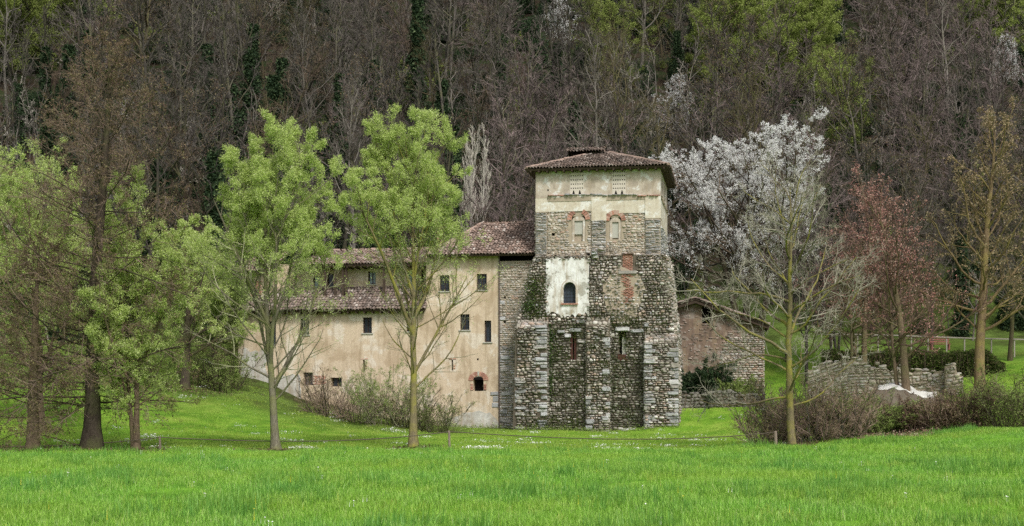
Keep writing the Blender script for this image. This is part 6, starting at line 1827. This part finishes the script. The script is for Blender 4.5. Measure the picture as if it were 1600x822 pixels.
def tuft(seed, nb, H, Rr, wd, lean=.45):
    r_ = np.random.default_rng(seed); mb = MB()
    a = r_.uniform(0, 2*np.pi, nb); q = np.sqrt(r_.random(nb))*Rr
    p0 = np.stack([np.cos(a)*q, np.sin(a)*q, np.full(nb, -.03)], -1)
    h = H*r_.uniform(.5, 1.15, nb); la = r_.uniform(0, 2*np.pi, nb); ll = np.abs(r_.normal(0, lean, nb))
    d = np.stack([np.cos(la), np.sin(la)], -1); s = np.stack([-np.sin(la+r_.normal(0,.6,nb)), np.cos(la), np.zeros(nb)], -1)
    def at(t):
        c_ = p0.copy(); c_[:, :2] += d*(ll*h*t**2)[:, None]; c_[:, 2] += h*(t - .25*ll*t**2); return c_
    w_ = wd*r_.uniform(.6, 1.3, nb)[:, None]
    a0, a1, a2 = at(0.), at(.55), at(1.)
    v = np.stack([a0 - s*w_, a0 + s*w_, a1 + s*w_*.8, a1 - s*w_*.8, a2], 1)
    b0 = np.arange(nb)[:, None]*5
    mb.add(v.reshape(-1, 3), b0 + np.array([[0, 1, 2, 3]])); mb.more(b0 + np.array([[3, 2, 4]]), 0)
    return mb
GM = [tuft(600+i, 34, .19, .22, .005, .6).mesh('tuft', [M['grass_meadow']]) for i in range(6)] + [tuft(610, 40, .34, .2, .007, .4).mesh('tuft', [M['grass_dark']]), tuft(611, 16, .3, .16, .009, .9).mesh('tuft', [M['grass_lawn']])]
r = np.random.default_rng(620)
pts = []
for (y0, y1, den) in ((16, 24, 34), (24, 34, 26), (34, 46, 18), (46, 58.6, 14)):
    n_ = int(den * (y1-y0) * .84*(y0+y1)/2)
    Y = r.uniform(y0, y1, n_); X = r.uniform(-.42, .42, n_)*Y
    pts.append(np.stack([X, Y, hz(X, Y)], -1))
# the meadow runs on to the right up to the hedge
Y = r.uniform(57.5, 61, 2500); X = r.uniform(15, 26, 2500); pts.append(np.stack([X, Y, hz(X, Y)], -1))
pts = np.concatenate(pts)
dn = np.array([mnoise.noise(Vector((p[0]*.35, p[1]*.2, 0))) for p in pts])
keepm = r.random(len(pts)) < np.clip(.85 + dn*.8, .35, 1)
pts, dn = pts[keepm], dn[keepm]; n_ = len(pts)
idx = r.integers(0, 6, n_); idx[(dn > .1) & (r.random(n_) < .1)] = 6; idx[(dn < -.25) & (r.random(n_) < .12)] = 7
scatter('meadow_grass', pts, r.uniform(0, 6.28, n_), r.uniform(.65, 1.2, n_)*(1+dn*.35), r.normal(0, .08, (n_, 2)), source(GM), idx, 'tall bright green meadow grass')
LM = [tuft(630+i, 22, .085, .2, .007, .7).mesh('tuft', [M['grass_lawn']]) for i in range(4)]
n_ = 26000; Y = 57.8 + 42*r.random(n_)**1.15; X = r.uniform(-.4, .42, n_)*Y
wing_in = (((X-OX)*EXv[0] + (Y-OY)*EXv[1]) > lx(372, YW)) & (((X-OX)*EXv[0] + (Y-OY)*EXv[1]) < 1) & (((X-OX)*EYv[0] + (Y-OY)*EYv[1]) > -1)
kk = ~wing_in; X, Y = X[kk], Y[kk]; n_ = len(X)
scatter('lawn_grass', np.stack([X, Y, hz(X, Y)], -1), r.uniform(0, 6.28, n_), r.uniform(.6, 1.8, n_), r.normal(0, .06, (n_, 2)), source(LM), r.integers(0, 4, n_), 'short yellow-green lawn grass around the monastery')
def flower_mesh(seed, nf, Rr, mat, sz=.02, hh=.08):
    r_ = np.random.default_rng(seed); mb = MB()
    for _ in range(nf):
        a = r_.uniform(0, 6.28); q = Rr*math.sqrt(r_.random()); c_ = np.array([math.cos(a)*q, math.sin(a)*q, hh*r_.uniform(.7, 1.4)])
        ph = np.linspace(0, 2*np.pi, 7)[:-1]; tl = r_.normal(0, .35, 2)
        v = [c_ + sz*np.array([math.cos(p), math.sin(p), math.cos(p)*tl[0] + math.sin(p)*tl[1]]) for p in ph]
        mb.add(v, [tuple(range(6))])
        mb.add([c_ - (0, 0, .001), c_ + (.003, 0, -hh), c_ + (-.003, 0, -hh)], [(0, 1, 2)])
    return mb.mesh('flower', [M[mat]])
M['daisy'] = m_plain('daisy', (.8,.8,.76), var=.05)
M['dandelion'] = m_plain('dandelion', (.75,.6,.04), var=.1)
FM = [flower_mesh(700, 9, .3, 'daisy', .022), flower_mesh(701, 14, .3, 'daisy', .022), flower_mesh(702, 2, .25, 'daisy', .011), flower_mesh(703, 1, .3, 'dandelion', .016, .16)]
n_ = 9000; Y = 58.5 + 40*r.random(n_)**1.2; X = r.uniform(-.4, .2, n_)*Y
pn = np.array([mnoise.noise(Vector((a*.5, b_*.35, 5.))) for a, b_ in zip(X, Y)])
kk = ((pn > .3) & (r.random(n_) < .3)) | (r.random(n_) < .05)
lcx = ((X-OX)*EXv[0] + (Y-OY)*EXv[1]); lcy = ((X-OX)*EYv[0] + (Y-OY)*EYv[1])
kk &= ~((lcx > lx(372, YW)) & (lcx < 1) & (lcy > -1.5)); X, Y, pn = X[kk], Y[kk], pn[kk]; n_ = len(X)
X2 = r.uniform(-.36, .36, 130); Y2 = 17 + 40*r.random(130); X2 *= Y2
Xa, Ya = np.concatenate([X, X2]), np.concatenate([Y, Y2])
ki = np.concatenate([np.where(pn > .42, 1, np.where(pn > .3, 0, 2)), r.choice([2, 3], 130)])
scatter('daisies', np.stack([Xa, Ya, hz(Xa, Ya) + np.where(Ya < 57, .16, 0)], -1), r.uniform(0, 6.28, len(Xa)), r.uniform(.7, 1.3, len(Xa)), np.zeros((len(Xa), 2)), source(FM), ki, 'white daisies and a few yellow dandelions in the grass')
# weeds at the foot of the walls
mb = MB(); n_ = 0
for xx in np.arange(560, 1062, 2.2):
    yl = -1.45 if xx > 805 else YW - .15
    lxx = lx(xx, yl); q = l2w(lxx, yl - r.uniform(0, .3), 0); zz = float(hz(q[0], q[1]))
    if r.random() < .75: ivy_clump(mb, r, q[0], q[1], zz + .08, .14, .1, .08*r.uniform(.6, 2), 26, 0, .09, .045)
tag(mb.obj('wall_foot_weeds', M['leaf_fresh']), 'low weeds growing along the foot of the walls', kind='stuff')

# alike labels in the wood: say which is the lower and which the upper
by = {}
for o in bpy.data.objects:
    if o.parent is None and o.get('group', '').endswith('wooded hillside'): by.setdefault(o['label'], []).append(o)
for lab, os_ in by.items():
    if len(os_) < 2: continue
    os_.sort(key=lambda o: o.location.y)
    words_ = {2: ('nearer', 'farther'), 3: ('nearest', 'middle', 'farthest'), 4: ('nearest', 'second nearest', 'second farthest', 'farthest')}.get(len(os_))
    if words_:
        for o, wd_ in zip(os_, words_): o['label'] = wd_ + ' ' + lab
